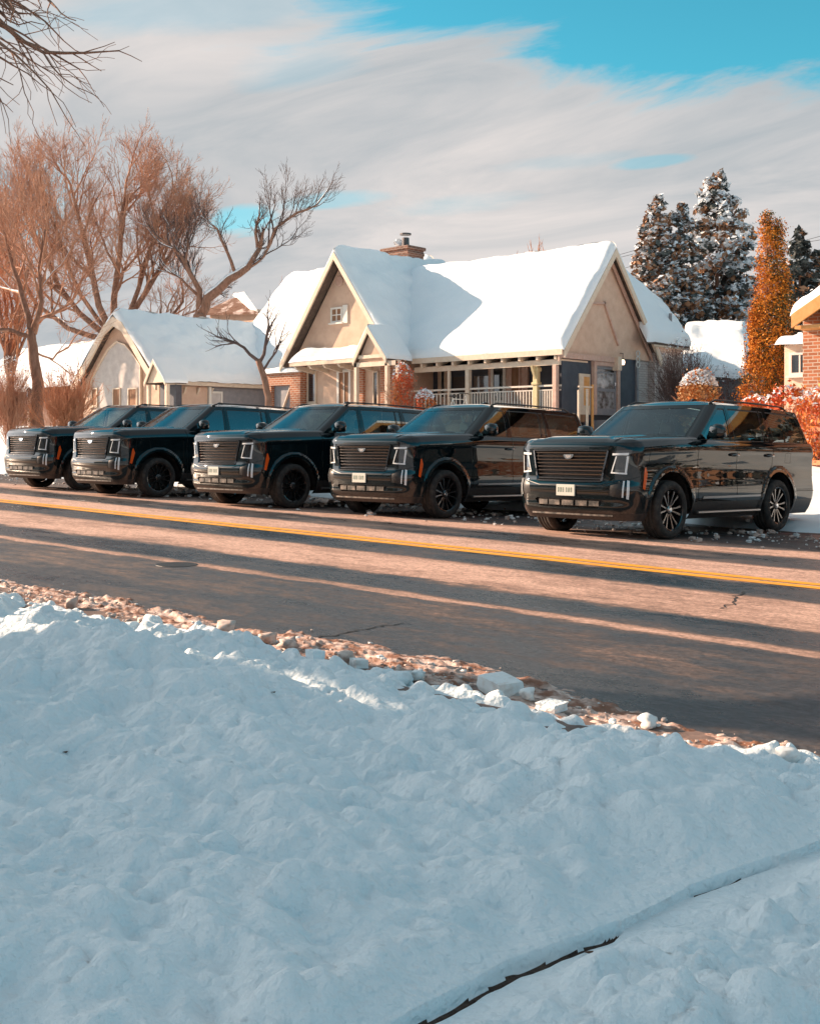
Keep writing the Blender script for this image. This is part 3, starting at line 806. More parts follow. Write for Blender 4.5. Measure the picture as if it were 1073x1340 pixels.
# ================================================================ SETTING
ROAD = bpy.data.materials.new('salted_asphalt'); ROAD.use_nodes = True
def build_road_mat(m):
    t, b = nodes_of(m)
    def N(k, **kw):
        n = t.nodes.new(k)
        for a_, b2 in kw.items(): setattr(n, a_, b2)
        return n
    def M(op, a, c=None, clamp=False):
        n = N('ShaderNodeMath', operation=op, use_clamp=clamp)
        for i, v in enumerate((a, c)):
            if v is None: continue
            if isinstance(v, (int, float)): n.inputs[i].default_value = v
            else: t.links.new(v, n.inputs[i])
        return n.outputs[0]
    tc = N('ShaderNodeTexCoord'); sep = N('ShaderNodeSeparateXYZ'); t.links.new(tc.outputs['Object'], sep.inputs[0])
    def noise(sc, det, rough=.6, scale=(1, 1, 1), dist=0):
        mp = N('ShaderNodeMapping'); mp.inputs['Scale'].default_value = scale; t.links.new(tc.outputs['Object'], mp.inputs[0])
        n = N('ShaderNodeTexNoise'); n.inputs['Scale'].default_value = sc; n.inputs['Detail'].default_value = det; n.inputs['Roughness'].default_value = rough
        n.inputs['Distortion'].default_value = dist
        t.links.new(mp.outputs[0], n.inputs['Vector']); return n.outputs['Fac']
    wob = noise(.5, 5, .6, (.25, 1, 1)); fine = noise(3.0, 8, .75, (.30, 1, 1)); med = noise(1.3, 6, .65, (.3, 1, 1)); grit = noise(24, 7, .85)
    y = M('ADD', sep.outputs['Y'], M('MULTIPLY', M('SUBTRACT', wob, .5), .55))
    y = M('ADD', y, M('MULTIPLY', M('SUBTRACT', fine, .5), .42))
    # dryness across the road (metres from the near kerb line): 1 = dry with salt, 0 = wet
    cr = N('ShaderNodeValToRGB'); cr.color_ramp.interpolation = 'LINEAR'
    stops = [(4.6, .26), (5.2, .22), (6.0, .26), (6.9, .38), (7.22, .36), (7.28, .80), (7.42, .78), (7.52, .14), (8.05, .10), (8.25, .82), (8.9, .95), (9.45, .80), (9.62, .16), (10.35, .14), (10.5, .8), (11.0, .98), (11.7, .9), (11.9, .24), (12.7, .22), (12.95, .85), (13.8, .95), (14.6, .45), (15.5, .40), (17.0, .3)]
    e = cr.color_ramp.elements
    for i, (p, v) in enumerate(stops):
        el = e[i] if i < 2 else e.new((p - 4) / 14)
        el.position = (p - 4) / 14; el.color = (v, v, v, 1)
    t.links.new(M('DIVIDE', M('SUBTRACT', y, 4.0), 14.0), cr.inputs[0])
    dry = M('ADD', cr.outputs[0], M('MULTIPLY', M('SUBTRACT', med, .5), 1.05), True)
    dry = M('ADD', dry, M('MULTIPLY', M('SUBTRACT', fine, .5), .9), True)
    blot = noise(8.0, 6, .75, (.6, 1, 1), .8); dry = M('ADD', dry, M('MULTIPLY', M('SUBTRACT', blot, .5), .85), True)
    c2 = N('ShaderNodeValToRGB'); q = c2.color_ramp.elements
    q[0].position = 0; q[0].color = (.020, .021, .025, 1); q[1].position = 1; q[1].color = (.50, .315, .245, 1)
    a = q.new(.28); a.color = (.050, .047, .050, 1); a = q.new(.5); a.color = (.098, .072, .064, 1); a = q.new(.75); a.color = (.31, .185, .14, 1)
    t.links.new(dry, c2.inputs[0])
    g = N('ShaderNodeMix', data_type='RGBA', blend_type='MULTIPLY'); g.inputs['Factor'].default_value = .75
    gr = N('ShaderNodeValToRGB'); gr.color_ramp.elements[0].position = .36; gr.color_ramp.elements[0].color = (.35, .35, .35, 1); gr.color_ramp.elements[1].position = .64; gr.color_ramp.elements[1].color = (2.0, 2.0, 2.0, 1)
    t.links.new(grit, gr.inputs[0]); t.links.new(c2.outputs[0], g.inputs['A']); t.links.new(gr.outputs[0], g.inputs['B'])
    t.links.new(g.outputs['Result'], b.inputs['Base Color'])
    rr = N('ShaderNodeMapRange'); rr.inputs['From Min'].default_value = .05; rr.inputs['From Max'].default_value = .55; rr.inputs['To Min'].default_value = .22; rr.inputs['To Max'].default_value = .85
    t.links.new(dry, rr.inputs['Value']); t.links.new(rr.outputs[0], b.inputs['Roughness'])
    bp = N('ShaderNodeBump'); bp.inputs['Strength'].default_value = .6; bp.inputs['Distance'].default_value = .008
    t.links.new(grit, bp.inputs['Height']); t.links.new(bp.outputs[0], b.inputs['Normal'])
build_road_mat(ROAD)

YELLOW = mat('worn_yellow_paint', (0.85, 0.36, 0.01), 0.6, noise=(6, 6, (0.62, 0.27, 0.04), .5, .8), scale=(.3, 1, 1))
CONC = mat('kerb_concrete', (0.13, 0.085, 0.07), 0.7, noise=(5, 6, (0.30, 0.19, 0.15), .4, .7), bump=(40, .4, .01))
GR = -.018
def grade(x): return GR * np.clip(x, -95, 45)
def dip(y): return -.026 * np.clip(np.asarray(y, float) - 13, 0, 4)
def lot(y): return dip(y) + .10 * sstep(17.5, 18.3, y) + .45 * sstep(18.6, 21.5, y) + .85 * sstep(20.5, 27, y)
def ground_z(x, y): return float(grade(x) + (lot(y) if y > 15 else 0))

def grid_sheet(name, xs, ys, zf, m, smooth=True):
    X, Y = np.meshgrid(xs, ys, indexing='ij'); Z = zf(X, Y)
    V = np.stack([X, Y, Z], -1).reshape(-1, 3); nx_, ny_ = len(xs), len(ys)
    i = np.arange(nx_ - 1)[:, None] * ny_ + np.arange(ny_ - 1)[None, :]
    F = np.stack([i, i + ny_, i + ny_ + 1, i + 1], -1).reshape(-1, 4)
    return mk(name, V, F, m, None, smooth)
# base terrain to the horizon
far = np.array([-900, -600, -400, -250, -170, -120]); xs = np.concatenate([far, np.arange(-95, 46, 1.5), [60, 90, 140, 220, 400, 700]])
ys = np.concatenate([[-500, -300, -180, -100, -60, -30, -15, -6], np.arange(0, 60, 1.0), [70, 90, 120, 170, 250, 400, 700, 1100]])
def base_z(X, Y):
    z = grade(X) - .22 + (lot(Y) - .02) * (Y > 15) + .10 * (Y < -2)
    z = z + .5 * fbm(X / 30, Y / 30, 3, 5) * sstep(60, 200, np.abs(Y))
    return z
tag(grid_sheet('ground', xs, ys, base_z, SNOW), 'snow covered ground running out past the houses', 'ground', kind='structure')
# road
xs = np.linspace(-95, 45, 141); ys = np.concatenate([np.linspace(4.3, 18.6, 46)])
def road_z(X, Y):
    return grade(X) + dip(Y) + .012 * np.sin((Y - 4.6) / 11.8 * PI) + .006 * fbm(X / 3, Y / 2, 3, 2)
tag(grid_sheet('road', xs, ys, road_z, ROAD), 'salt bleached asphalt road with wet wheel tracks', 'road', kind='structure')
for k, yc in enumerate((10.50, 10.745)):
    xs2 = np.linspace(-95, 45, 561)
    tag(grid_sheet('centre_line', xs2, np.array([yc - .08, yc, yc + .08]) , lambda X, Y: road_z(X, Y) + .004, YELLOW), ('near' if k == 0 else 'far') + ' yellow painted line of the double centre line', 'road marking', kind='structure')
# near kerb: concrete gutter pan and kerb, breaking out of the snow at the right
mb = MB()
for a in range(-40, 12):
    x0, x1 = a * 1.2, a * 1.2 + 1.194
    pr = [(4.42, .0), (4.42, .055), (4.56, .055), (4.60, .045), (4.63, .016), (5.02, .010), (5.02, -.06), (4.42, -.06)]
    V = []
    for xx in (x0, x1): V += [(xx, yy, zz + float(grade(xx))) for yy, zz in pr]
    n = len(pr)
    mb.add(V, [(i, (i + 1) % n, n + (i + 1) % n, n + i) for i in range(n)] + [tuple(range(n))[::-1], tuple(range(n, 2 * n))])
tag(mb.build('kerb', CONC, fix=True), 'wet concrete kerb and gutter beside the snow', 'kerb', kind='structure')

# ---------------------------------------------------------------- near snow bank
def crack_y(X):     # the dark slab joint in the foreground snow, world y as a function of x
    return CK0[1] + (X - CK0[0]) * (CK1[1] - CK0[1]) / (CK1[0] - CK0[0])
def on_snow(px, py, zs=.17):
    Y = 5.0
    for _ in range(30):
        p = at(px, Y, py=py); dz = p.z - (float(grade(p.x)) + zs); Y -= dz / ((580 - py) / FPX)
    return p
ckp = [on_snow(*q) for q in ((470, 1345), (485, 1336), (540, 1304), (600, 1270), (640, 1246), (690, 1219), (735, 1203), (765, 1190), (793, 1180), (860, 1146), (905, 1128), (980, 1110), (1040, 1096), (1110, 1070))]
ckx = np.array([p.x for p in ckp]); cky = np.array([p.y for p in ckp])
def seg_dist(X, Y):
    best = np.full(X.shape, 9.0); side = np.zeros(X.shape); par = np.zeros(X.shape)
    for i in range(len(ckx) - 1):
        ax, ay, bx, by = ckx[i], cky[i], ckx[i + 1], cky[i + 1]
        L2 = (bx - ax) ** 2 + (by - ay) ** 2
        t = np.clip(((X - ax) * (bx - ax) + (Y - ay) * (by - ay)) / L2, 0, 1)
        dx = X - ax - t * (bx - ax); dy = Y - ay - t * (by - ay); d = np.hypot(dx, dy)
        m = d < best
        side = np.where(m, np.sign(ax + (bx - ax) * (Y - ay) / (by - ay) - X), side); par = np.where(m, i + t, par); best = np.where(m, d, best)
    return best, side, par
def lumps(X, Y, cell, s, r0, r1, dens, squash=1.0):
    """rounded clods scattered on a jittered lattice"""
    H = np.zeros(X.shape); gx = np.floor(X / cell); gy = np.floor(Y / cell)
    for i in (-1, 0, 1):
        for j in (-1, 0, 1):
            a, b = gx + i, gy + j
            px_ = (a + _h(a, b, s)) * cell; py_ = (b + _h(a, b, s + 1)) * cell
            r = r0 + (r1 - r0) * _h(a, b, s + 2) ** 2; on = _h(a, b, s + 3) < dens
            wx = .35 * cell * fbm(X / cell * 1.3, Y / cell * 1.3, 2, s + 9)
            d = np.hypot(X - px_ + wx, (Y - py_) / (.7 + .6 * _h(a, b, s + 4)) + wx) / r
            H = np.maximum(H, np.where(on & (d < 1), r * squash * np.sqrt(np.maximum(1 - d ** 2.2, 0)), 0))
    return H
def edge_line(X): return 4.76 + .16 * fbm(X / 1.1, X * 0 + 3.3, 3, 21) + .10 * fbm(X / .22, X * 0, 3, 23) + .02 * np.clip(X + 6, 0, 4)
CUT = {}
def bank(X, Y):
    ed = edge_line(X)
    base = .115 + .05 * fbm(X / 1.7, Y / 1.3, 3, 31)
    ridge = (.02 + .03 * fbm(X / .6, X * 0, 2, 33)) * np.exp(-((Y - (ed - .42)) / .30) ** 2)
    # the ploughed ridge that catches the sun on the left
    rl = 3.62 + .10 * fbm(X / .8, X * 0, 2, 35)
    ridge = ridge + .11 * sstep(-4.2, -5.6, X) * np.exp(-((Y - rl) / .20) ** 2) * (1 + .8 * fbm(X / .35, Y / .3, 2, 37))
    z = base * (.42 + .58 * sstep(0, .9, ed - Y)) + ridge
    d, sd_, par = seg_dist(X, Y); calm = .10 + .90 * sstep(.02, .26, d); z0_ = z
    z = z + .10 * fbm(X / .75 + .3 * Y, Y / .38, 4, 41) + .055 * fbm(X / .20, Y / .15, 3, 42) + .008 * fbm(X / .09, Y / .08, 3, 43)
    # clods: thick near the kerb, loose to the right, sparse in the middle
    kerb = sstep(1.1, .15, ed - Y)
    right = sstep(.2, 1.2, (X + 2.35) + .55 * (Y - 1.6))
    z = z + lumps(X, Y, .15, 51, .02, .075, .6, .8) * (.50 + .45 * kerb)
    z = z + lumps(X, Y, .34, 61, .05, .19, .5, .38) * (.62 - .30 * kerb)
    z = z + .10 * np.abs(fbm(X / .70 + .4 * Y, Y / .30, 3, 63)) * (1 - .7 * kerb) + .035 * fbm(X / .16, Y / .12, 3, 65)
    z = z0_ + (z - z0_) * calm
    # broken slabs on the right of the joint
    rt = (sd_ < 0) * sstep(.10, .42, d)
    fade = sstep(.0, 1.5, X + 2.6)
    z = z + lumps(X, Y, .26, 71, .05, .15, .70, .55) * rt * 1.0 + lumps(X, Y, .11, 75, .015, .06, .6, .7) * rt * .9
    z = z - .026 * (sd_ < 0) * sstep(.30, .0, d)
    # joint groove: opens in the lower half, closes and reopens
    wd = .0145 * np.interp(par, [0, 1, 3, 4, 5, 7, 8, 8.5, 9.4, 10, 11, 12, 13], [1.0, 1.0, 1.1, .8, 1.1, .75, 1.0, -.5, -.4, .25, .35, .1, .1]) + .0045 * fbm(X * 0, Y / .16, 3, 81)
    gro = np.where(wd > 0.003, sstep(wd + .007, np.maximum(wd - .003, 0), d), 0)
    CUT['g'] = gro
    z = z - gro * .040 + .004 * (sd_ > 0) * np.exp(-((d - .05) / .03) ** 2)
    # footprints-like dents, one dark hollow on the left
    hol = np.exp(-(((X + 4.55) / .30) ** 2 + ((Y - 2.52) / .12) ** 2)); z = z - .10 * hol
    # fall to the gutter
    fall = sstep(ed + .035, ed - .10, Y); z = z * fall - .14 * (1 - fall)
    return grade(X) + z
nx_, ny_ = 1150, 560
ys = np.linspace(.7, 5.25, ny_)
# columns of the sheet follow the joint, packed tight around it
xc = np.interp(ys, cky, ckx); xc = np.where(ys > cky[-1], ckx[-1] + (ys - cky[-1]) * (ckx[-1] - ckx[-2]) / (cky[-1] - cky[-2]), xc)
tight = np.array([0, .0022, .0045, .007, .0095, .012, .015, .018, .022, .026, .031, .037, .044, .052, .061])
lf = np.concatenate([tight, np.linspace(.073, 1, 860)[0:0], np.linspace(.073, 3.0, 240), 3.0 + np.cumsum(np.linspace(.0125, .0145, 560))])
rt_ = np.concatenate([tight[1:], np.linspace(.073, 2.9, 235)])
offs = np.concatenate([-lf[::-1], rt_]); nx_ = len(offs)
X = xc[None, :] + offs[:, None]; Y = np.repeat(ys[None, :], nx_, 0); Z = bank(X, Y)
# sideways push makes clods overhang a little
X2 = X + .010 * fbm(X / .05, Y / .05, 2, 91) * sstep(.02, .08, np.abs(offs))[:, None]; Y2 = Y + .010 * fbm(X / .05, Y / .05, 2, 93) * sstep(.04, .12, np.abs(offs))[:, None]
V = np.stack([X2, Y2, Z], -1).reshape(-1, 3)
i = np.arange(nx_ - 1)[:, None] * ny_ + np.arange(ny_ - 1)[None, :]
F = np.stack([i, i + ny_, i + ny_ + 1, i + 1], -1).reshape(-1, 4)
rel = (Z - grade(X)); gq = CUT['g']; deep = (np.minimum(np.minimum(gq[:-1, :-1], gq[1:, :-1]), np.minimum(gq[:-1, 1:], gq[1:, 1:])) >.80).ravel(); keep = (np.minimum(np.minimum(rel[:-1, :-1], rel[1:, :-1]), np.minimum(rel[:-1, 1:], rel[1:, 1:])).ravel() > -.08)
F = F[keep]; deep = deep[keep].astype(np.int32)
tag(mk('snow_bank', V, F, [SNOW_NEAR, SOIL], None, True, deep), 'shaded lumpy snow covering the near verge', 'snow', kind='structure')
tag(grid_sheet('verge_soil', np.linspace(-20, 6, 120), np.linspace(-.5, 4.60, 60), lambda X, Y: grade(X) - .02 + .02 * fbm(X / .3, Y / .3, 3, 7) - .10 * (Y > 4.4), SOIL), 'dark soil showing in the crack of the snow', 'soil', kind='structure')
tag(grid_sheet('verge_snow', np.concatenate([np.linspace(-95, -12.4, 140)]), np.linspace(-12, 5.0, 60), lambda X, Y: grade(X) + (.14 + .08 * fbm(X / .9, Y / .7, 3, 8)) * sstep(5.0, 4.7, Y) - .03, SNOW), 'snow on the near verge further up the street', 'snow', kind='structure')
tag(grid_sheet('verge_snow', np.linspace(.85, 45, 70), np.linspace(-12, 5.0, 60), lambda X, Y: grade(X) + (.14 + .08 * fbm(X / .9, Y / .7, 3, 8)) * sstep(5.0, 4.7, Y) - .03, SNOW), 'snow on the near verge further down the street', 'snow', kind='structure')
tag(grid_sheet('verge_snow', np.linspace(-12.6, .95, 60), np.linspace(-12, .75, 60), lambda X, Y: grade(X) + .12 + .05 * fbm(X / .9, Y / .7, 3, 8), SNOW), 'snow on the near verge behind the viewpoint', 'snow', kind='structure')

# dirty ice and gravel along the gutter: nobody could count it
ICE = mat('dirty_ice', (0.62, 0.50, 0.44), 0.55, noise=(14, 5, (0.25, 0.13, 0.09), .45, .72), bump=(40, .5, .01))
ICEW = mat('broken_snow', (0.78, 0.80, 0.80), 0.6, noise=(12, 5, (0.60, 0.52, 0.47), .52, .75), bump=(30, .5, .01))
def chunk(mbx, c, r, rng, flat=.7, mi=0, box=False):
    """an angular lump: a warped subdivided box"""
    n = 3; V = []; idx = {}; F = []
    R3 = [rng.uniform(.7, 1.25) for _ in range(3)]; rz = rng.uniform(0, PI); tl = rng.uniform(-.4, .4); s = rng.randrange(1 << 20)
    def vert(p):
        k = tuple(round(v, 3) for v in p)
        if k in idx: return idx[k]
        v = Vector(p)
        rr = v.normalized() * (1.0 if not box else 1.0)
        v = v.lerp(rr, .72 if not box else .12)
        nz = float(vnoise(np.array([p[0] * 1.4 + s % 97]), np.array([p[1] * 1.4 + p[2] * 2.1 + s % 31]), s % 1000)[0])
        v = v * (1 + .95 * nz * (1 if not box else .25))
        v = Vector((v.x * R3[0], v.y * R3[1], v.z * flat * R3[2] + v.x * tl * .3)) * r
        v = Vector((v.x * math.cos(rz) - v.y * math.sin(rz), v.x * math.sin(rz) + v.y * math.cos(rz), v.z)) + Vector(c)
        idx[k] = len(V); V.append(v); return idx[k]
    for ax in range(3):
        for sg in (-1, 1):
            for i_ in range(n):
                for j_ in range(n):
                    q = []
                    for (u, v_) in ((0, 0), (1, 0), (1, 1), (0, 1)):
                        p = [0, 0, 0]; p[ax] = sg; p[(ax + 1) % 3] = -1 + 2 * (i_ + u) / n; p[(ax + 2) % 3] = -1 + 2 * (j_ + v_) / n; q.append(vert(p))
                    F.append(q if sg > 0 else q[::-1])
    mbx.add(V, F, mi)
# a low ragged crust of dirty slush under it
SLUSH = mat('brown_slush', (0.24, 0.105, 0.06), 0.6, noise=(9, 8, (0.70, 0.53, 0.46), .42, .60), bump=(30, .8, .02), scale=(.6, 1, 1))
def slush_z(X, Y):
    e = edge_line(X); wid = .66 + .16 * fbm(X / .7, X * 0, 3, 17) + .05 * fbm(X / .15, Y * 0, 2, 19)
    wid = wid * np.clip(1.05 - .30 * (X + 4.2), .30, 1.05)
    h = sstep(e + wid, e + wid - .13, Y)
    h = h * (.45 + .55 * sstep(-.22, .02, fbm(X / .45, Y / .16, 3, 20)))
    return grade(X) - .012 + h * (.030 + .020 * fbm(X / .30, Y / .12, 3, 13) + .022 * fbm(X / .05, Y / .035, 3, 14) + (.030 * fbm(X / .14, Y / .09, 3, 12) + lumps(X, Y, .26, 15, .02, .07, .35, .55)) * sstep(.02, .22, fbm(X / .8, Y / .4, 2, 18)))
tag(grid_sheet('slush', np.linspace(-12.4, -.9, 900), np.linspace(4.5, 5.75, 110), slush_z, SLUSH), 'brown ragged slush ridge lying in the gutter', 'slush', kind='structure')
rng = random.Random(5)
deb = MB()
cand = []
for k in range(1900):
    x = -1.2 - 11.5 * rng.random() ** .85; e = float(edge_line(np.array([x]))[0])
    y = e + .02 + (-.04 + abs(rng.gauss(0, .27))) * (1.0 if x < -4.2 else .55)
    if y > 5.6 or float(fbm(np.array([x / .55]), np.array([y / .3]), 2, 77)[0]) + rng.uniform(-.18, .18) < .0: continue
    cand.append((x, y, .003 + .019 * rng.random() ** 3.0))
cand = np.array(cand); zc = np.maximum(slush_z(cand[:, 0], cand[:, 1]), grade(cand[:, 0]) + .010)
for (x, y, r), z_ in zip(cand, zc): chunk(deb, (x, y, z_ + r * .25), r, rng, .7, 0 if rng.random() < .7 else 1)
tag(deb.build('gutter_debris', [ICE, ICEW], smooth=True), 'brown icy grit and snow crumbs strewn along the gutter', 'debris', kind='stuff')
# the large lumps one can point to
def road_pt(px, py, zs=.02):
    return on_snow(px, py, zs)
for (px, py, r, bx, fl, lab, mt) in (
    (655, 898, .085, True, .55, 'flat topped white snow block, the widest one at the gutter edge', ICEW),
    (413, 870, .045, True, .9, 'upright bluish white snow block standing at the bank crest', SNOW_NEAR),
    (296, 826, .085, False, .8, 'tallest crumbly snow lump in the gutter, left of the others', ICE),
    (268, 824, .05, False, .8, 'small crumbly snow lump left of the tallest lump', ICE),
    (350, 836, .065, False, .7, 'rounded dirty snow lump between the tallest lump and the crest block', ICE),
    (378, 843, .060, False, .7, 'long dirty snow lump just left of the crest block', ICE),
    (455, 862, .05, False, .7, 'dirty white lump right of the upright bank block', ICE),
    (470, 866, .04, True, .6, 'small angular lump touching the road right of the bank block', ICEW),
    (848, 942, .040, False, .7, 'lone white lump on the asphalt edge at the right', ICEW),
    (722, 922, .065, True, .35, 'tilted flat bluish snow slab right of the wide block', SNOW_NEAR),
    (690, 908, .045, False, .8, 'ragged white lump between the wide block and the tilted slab', ICEW),
    (520, 890, .07, False, .7, 'bluish wedge of snow at the bank edge', SNOW_NEAR),
    (545, 884, .055, False, .6, 'dirty white lump right of the bluish wedge', ICEW),
    (580, 893, .05, False, .6, 'crumbly lump left of the wide white block', ICE),
    (1030, 1006, .05, False, .6, 'white lump on the wet kerb at the right edge', ICEW),
    (985, 1000, .03, False, .6, 'small white lump on the kerb near the right edge', ICEW),
    (95, 790, .06, False, .7, 'dirty lump at the far left end of the gutter', ICE),
    (190, 812, .05, False, .6, 'low dirty lump in the gutter, third of the way across', ICE)):
    p = road_pt(px, py, .05); m = MB(); chunk(m, (0, 0, r * fl * .5), r, random.Random(int(px * 7 + py)), fl, 0, bx)
    zg = float(grade(p.x)); e = float(edge_line(np.array([p.x]))[0])
    o = m.build('snow_lump', mt, world=False, smooth=not bx)
    z0 = zg + (.03 if p.y > e else float(bank(np.array([p.x]), np.array([p.y]))[0]) - zg - .01)
    o.location = (p.x, p.y, z0)
    tag(o, lab, 'snow lump', 'loose lumps of snow along the gutter')
# dead leaves on the near snow
LEAFM = mat('dead_leaf', (0.10, 0.05, 0.025), 0.8)
for (px, py, lab) in ((358, 903, 'dark leaf scrap on the sunlit ridge of the bank'), (760, 985, 'dark leaf scrap on the shaded snow below the gutter'), (260, 908, 'tiny leaf scrap left of the sunlit ridge end'), (86, 946, 'dark speck of leaf on the snow at the left'), (770, 1202, 'short twig lying right beside the crack')):
    p = on_snow(px, py, .17); z = float(bank(np.array([p.x]), np.array([p.y]))[0]) + .006; m = MB()
    m.add([(-.012, -.006, 0), (.0, -.010, .005), (.014, -.003, .002), (.010, .008, .006), (-.006, .009, .001)], [(0, 1, 2, 3, 4)]); m.add([(-.012, -.006, -.002), (.0, -.010, .003), (.014, -.003, 0), (.010, .008, .004), (-.006, .009, -.001)], [(4, 3, 2, 1, 0)])
    o = m.build('leaf', LEAFM, world=False); o.location = (p.x, p.y, z); tag(o, lab, 'leaf', 'leaf scraps on the near snow')

# ---------------------------------------------------------------- far kerb and yard snow
def yard(X, Y):
    ed = 17.45 + .5 * fbm(X / 2.2, X * 0, 3, 101) + .25 * fbm(X / .5, Y / .5, 2, 103)
    h = sstep(ed, ed + .5, Y)
    z = grade(X) + lot(Y) + h * (.05 + .05 * fbm(X / .8, Y / .7, 4, 105) + lumps(X, Y, .5, 107, .05, .2, .5, .6) * sstep(19, 17, Y)) + .06 * fbm(X / 5, Y / 5, 2, 109)
    return z - .10 * (1 - h)
tag(grid_sheet('yard_snow', np.linspace(-75, 20, 760), np.linspace(15.2, 30, 240), yard, SNOW), 'snow over the front yards beyond the parked cars', 'snow', kind='structure')
tag(grid_sheet('yard_snow', np.linspace(-95, 30, 200), np.linspace(29.9, 60, 90), lambda X, Y: grade(X) + lot(Y) + .05 * fbm(X / 4, Y / 4, 2, 109) + .03, SNOW), 'snow on the lots around and behind the houses', 'snow', kind='structure')
# crumbled snow and ice around the parked tyres
rng = random.Random(11); deb = MB()
for k in range(1500):
    x = rng.uniform(-33, -3); y = rng.gauss(15.9, 1.2)
    if y < 13.4 or y > 18.2: continue
    r = .008 + .05 * rng.random() ** 3.5
    chunk(deb, (x, y, float(grade(x)) + float(dip(y)) + .02 + r * .3 + (.08 if y > 17.8 else 0)), r, rng, .6, 0 if rng.random() < .35 else 1)
tag(deb.build('kerbside_snow_crumbs', [ICE, ICEW]), 'broken snow crumbs under and around the parked SUVs', 'snow', kind='stuff')
# manhole cover and road debris
mbm = MB(); p = road_pt(232, 740, .0)
IRON = mat('cast_iron', (0.035, 0.033, 0.032), 0.5, .6, bump=(60, .6, .01))
mbm.lathe([(.0, .22), (.008, .215), (.008, .0)], (0, 0, 0), 'z', 32)
o = mbm.build('manhole_cover', IRON, world=False, fix=True); o.location = (p.x, p.y, float(road_z(np.array([p.x]), np.array([p.y]))[0]) - .004); o.rotation_euler = (0, .018, 0); tag(o, 'round iron manhole cover in the near lane', 'manhole cover')
# cracks in the asphalt
TAR = mat('crack_tar', (0.014, 0.013, 0.013), 0.6)
for (pts, lab) in (([(405, 836), (440, 829), (470, 823), (500, 818), (535, 814)], 'dark crack running across the near lane'), ([(945, 797), (957, 790), (962, 780), (975, 774)], 'crooked short crack near the centre line at the right')):
    P = [road_pt(a, b, .01) for a, b in pts]; Q = []
    rr = random.Random(3)
    for a, b in zip(P[:-1], P[1:]):
        for i_ in range(6): q = a.lerp(b, i_ / 6); Q.append(Vector((q.x + rr.uniform(-.04, .04), q.y + rr.uniform(-.03, .03), 0)))
    m = MB(); V = []
    for i_, q in enumerate(Q):
        d = (Q[min(i_ + 1, len(Q) - 1)] - Q[max(i_ - 1, 0)]).normalized(); n_ = Vector((-d.y, d.x, 0)) * rr.uniform(.004, .012)
        for s_ in (1, -1):
            c = q + n_ * s_; V.append((c.x, c.y, float(road_z(np.array([c.x]), np.array([c.y]))[0]) + .004))
    m.add(V, [(2 * i_ + 1, 2 * i_ + 3, 2 * i_ + 2, 2 * i_) for i_ in range(len(Q) - 1)])
    tag(m.build('road_crack', TAR), lab, 'road crack', kind='structure')
# ================================================================ SUVS in a row
def copy_tree(o, parent=None, swap=None):
    c = o.copy(); COL.objects.link(c); c.parent = parent
    if swap and o.name.split('.')[0] == swap[0]:
        c.data = o.data.copy()
        for i_, m_ in enumerate(c.data.materials):
            if m_ == swap[1]: c.data.materials[i_] = swap[2]
    for ch in list(o.children): copy_tree(ch, c, swap)
    return c
def place_suv(root, px, py, dist_s, yaw):
    """front left tyre stands at photo point (px, py) at depth FPX/dist_s"""
    p = at(px, FPX / dist_s, py=py)
    a = R(yaw); lx, ly = .905, WF
    root.location = (p.x - (lx * math.cos(a) - ly * math.sin(a)), p.y - (lx * math.sin(a) + ly * math.cos(a)), p.z)
    root.rotation_euler = (0, 0, a)
    gz = float(grade(p.x)) + float(dip(p.y)); root.location.z = gz + .012 + WF * math.sin(R(1.1)); root.rotation_euler = (R(-1.1), 0, a)
    return root
s5 = make_suv('nearest black SUV at the right end, the only one with silver spoked wheels', RIMSILV)
s5.name = 'suv'
base = s5
kids = []
for i_ in range(4):
    c = copy_tree(base, None, ('rim', RIMSILV, RIMGREY)); kids.append(c)
c4, c3, c2, c1 = kids
c4['label'] = 'black wheeled SUV second from the right, beside the silver wheeled one'
c3['label'] = 'black SUV in the middle of the row of five, with a salt stained bumper'
c2['label'] = 'black SUV second from the left, green cloth behind its side window'
c1['label'] = 'black SUV at the left end of the row, parked nearest the bare tree'
for c in (c2, c1):
    for ch in list(c.children):
        if ch.name.startswith('licence_plate'):
            for g in list(ch.children): bpy.data.objects.remove(g, do_unlink=True)
            bpy.data.objects.remove(ch, do_unlink=True)
bg_ = MB(); bg_.add([(.55, 3.7, 1.38), (.85, 3.55, 1.38), (.83, 4.05, 1.38), (.55, 4.05, 1.38), (.74, 3.80, 1.68)], [(0, 1, 4), (1, 2, 4), (2, 3, 4), (3, 0, 4), (3, 2, 1, 0)])
tag(bg_.build('folded_cloth', GREENBAG, c2, world=False), 'green folded cloth behind the side window')
for c in (c4, c3):
    n_s = 0
    for ch in c.children:
        if ch.name.startswith('seat'):
            for q in [ch] + list(ch.children): q.data = q.data.copy(); q.data.materials[0] = SEATLIGHT
place_suv(s5, 868, 703, 95, -2)
place_suv(c4, 577, 683, 78.5, 0)
place_suv(c3, 379, 666, 72, -1)
place_suv(c2, 204, 651, 64, -1)
place_suv(c1, 107, 641, 58.5, 0)
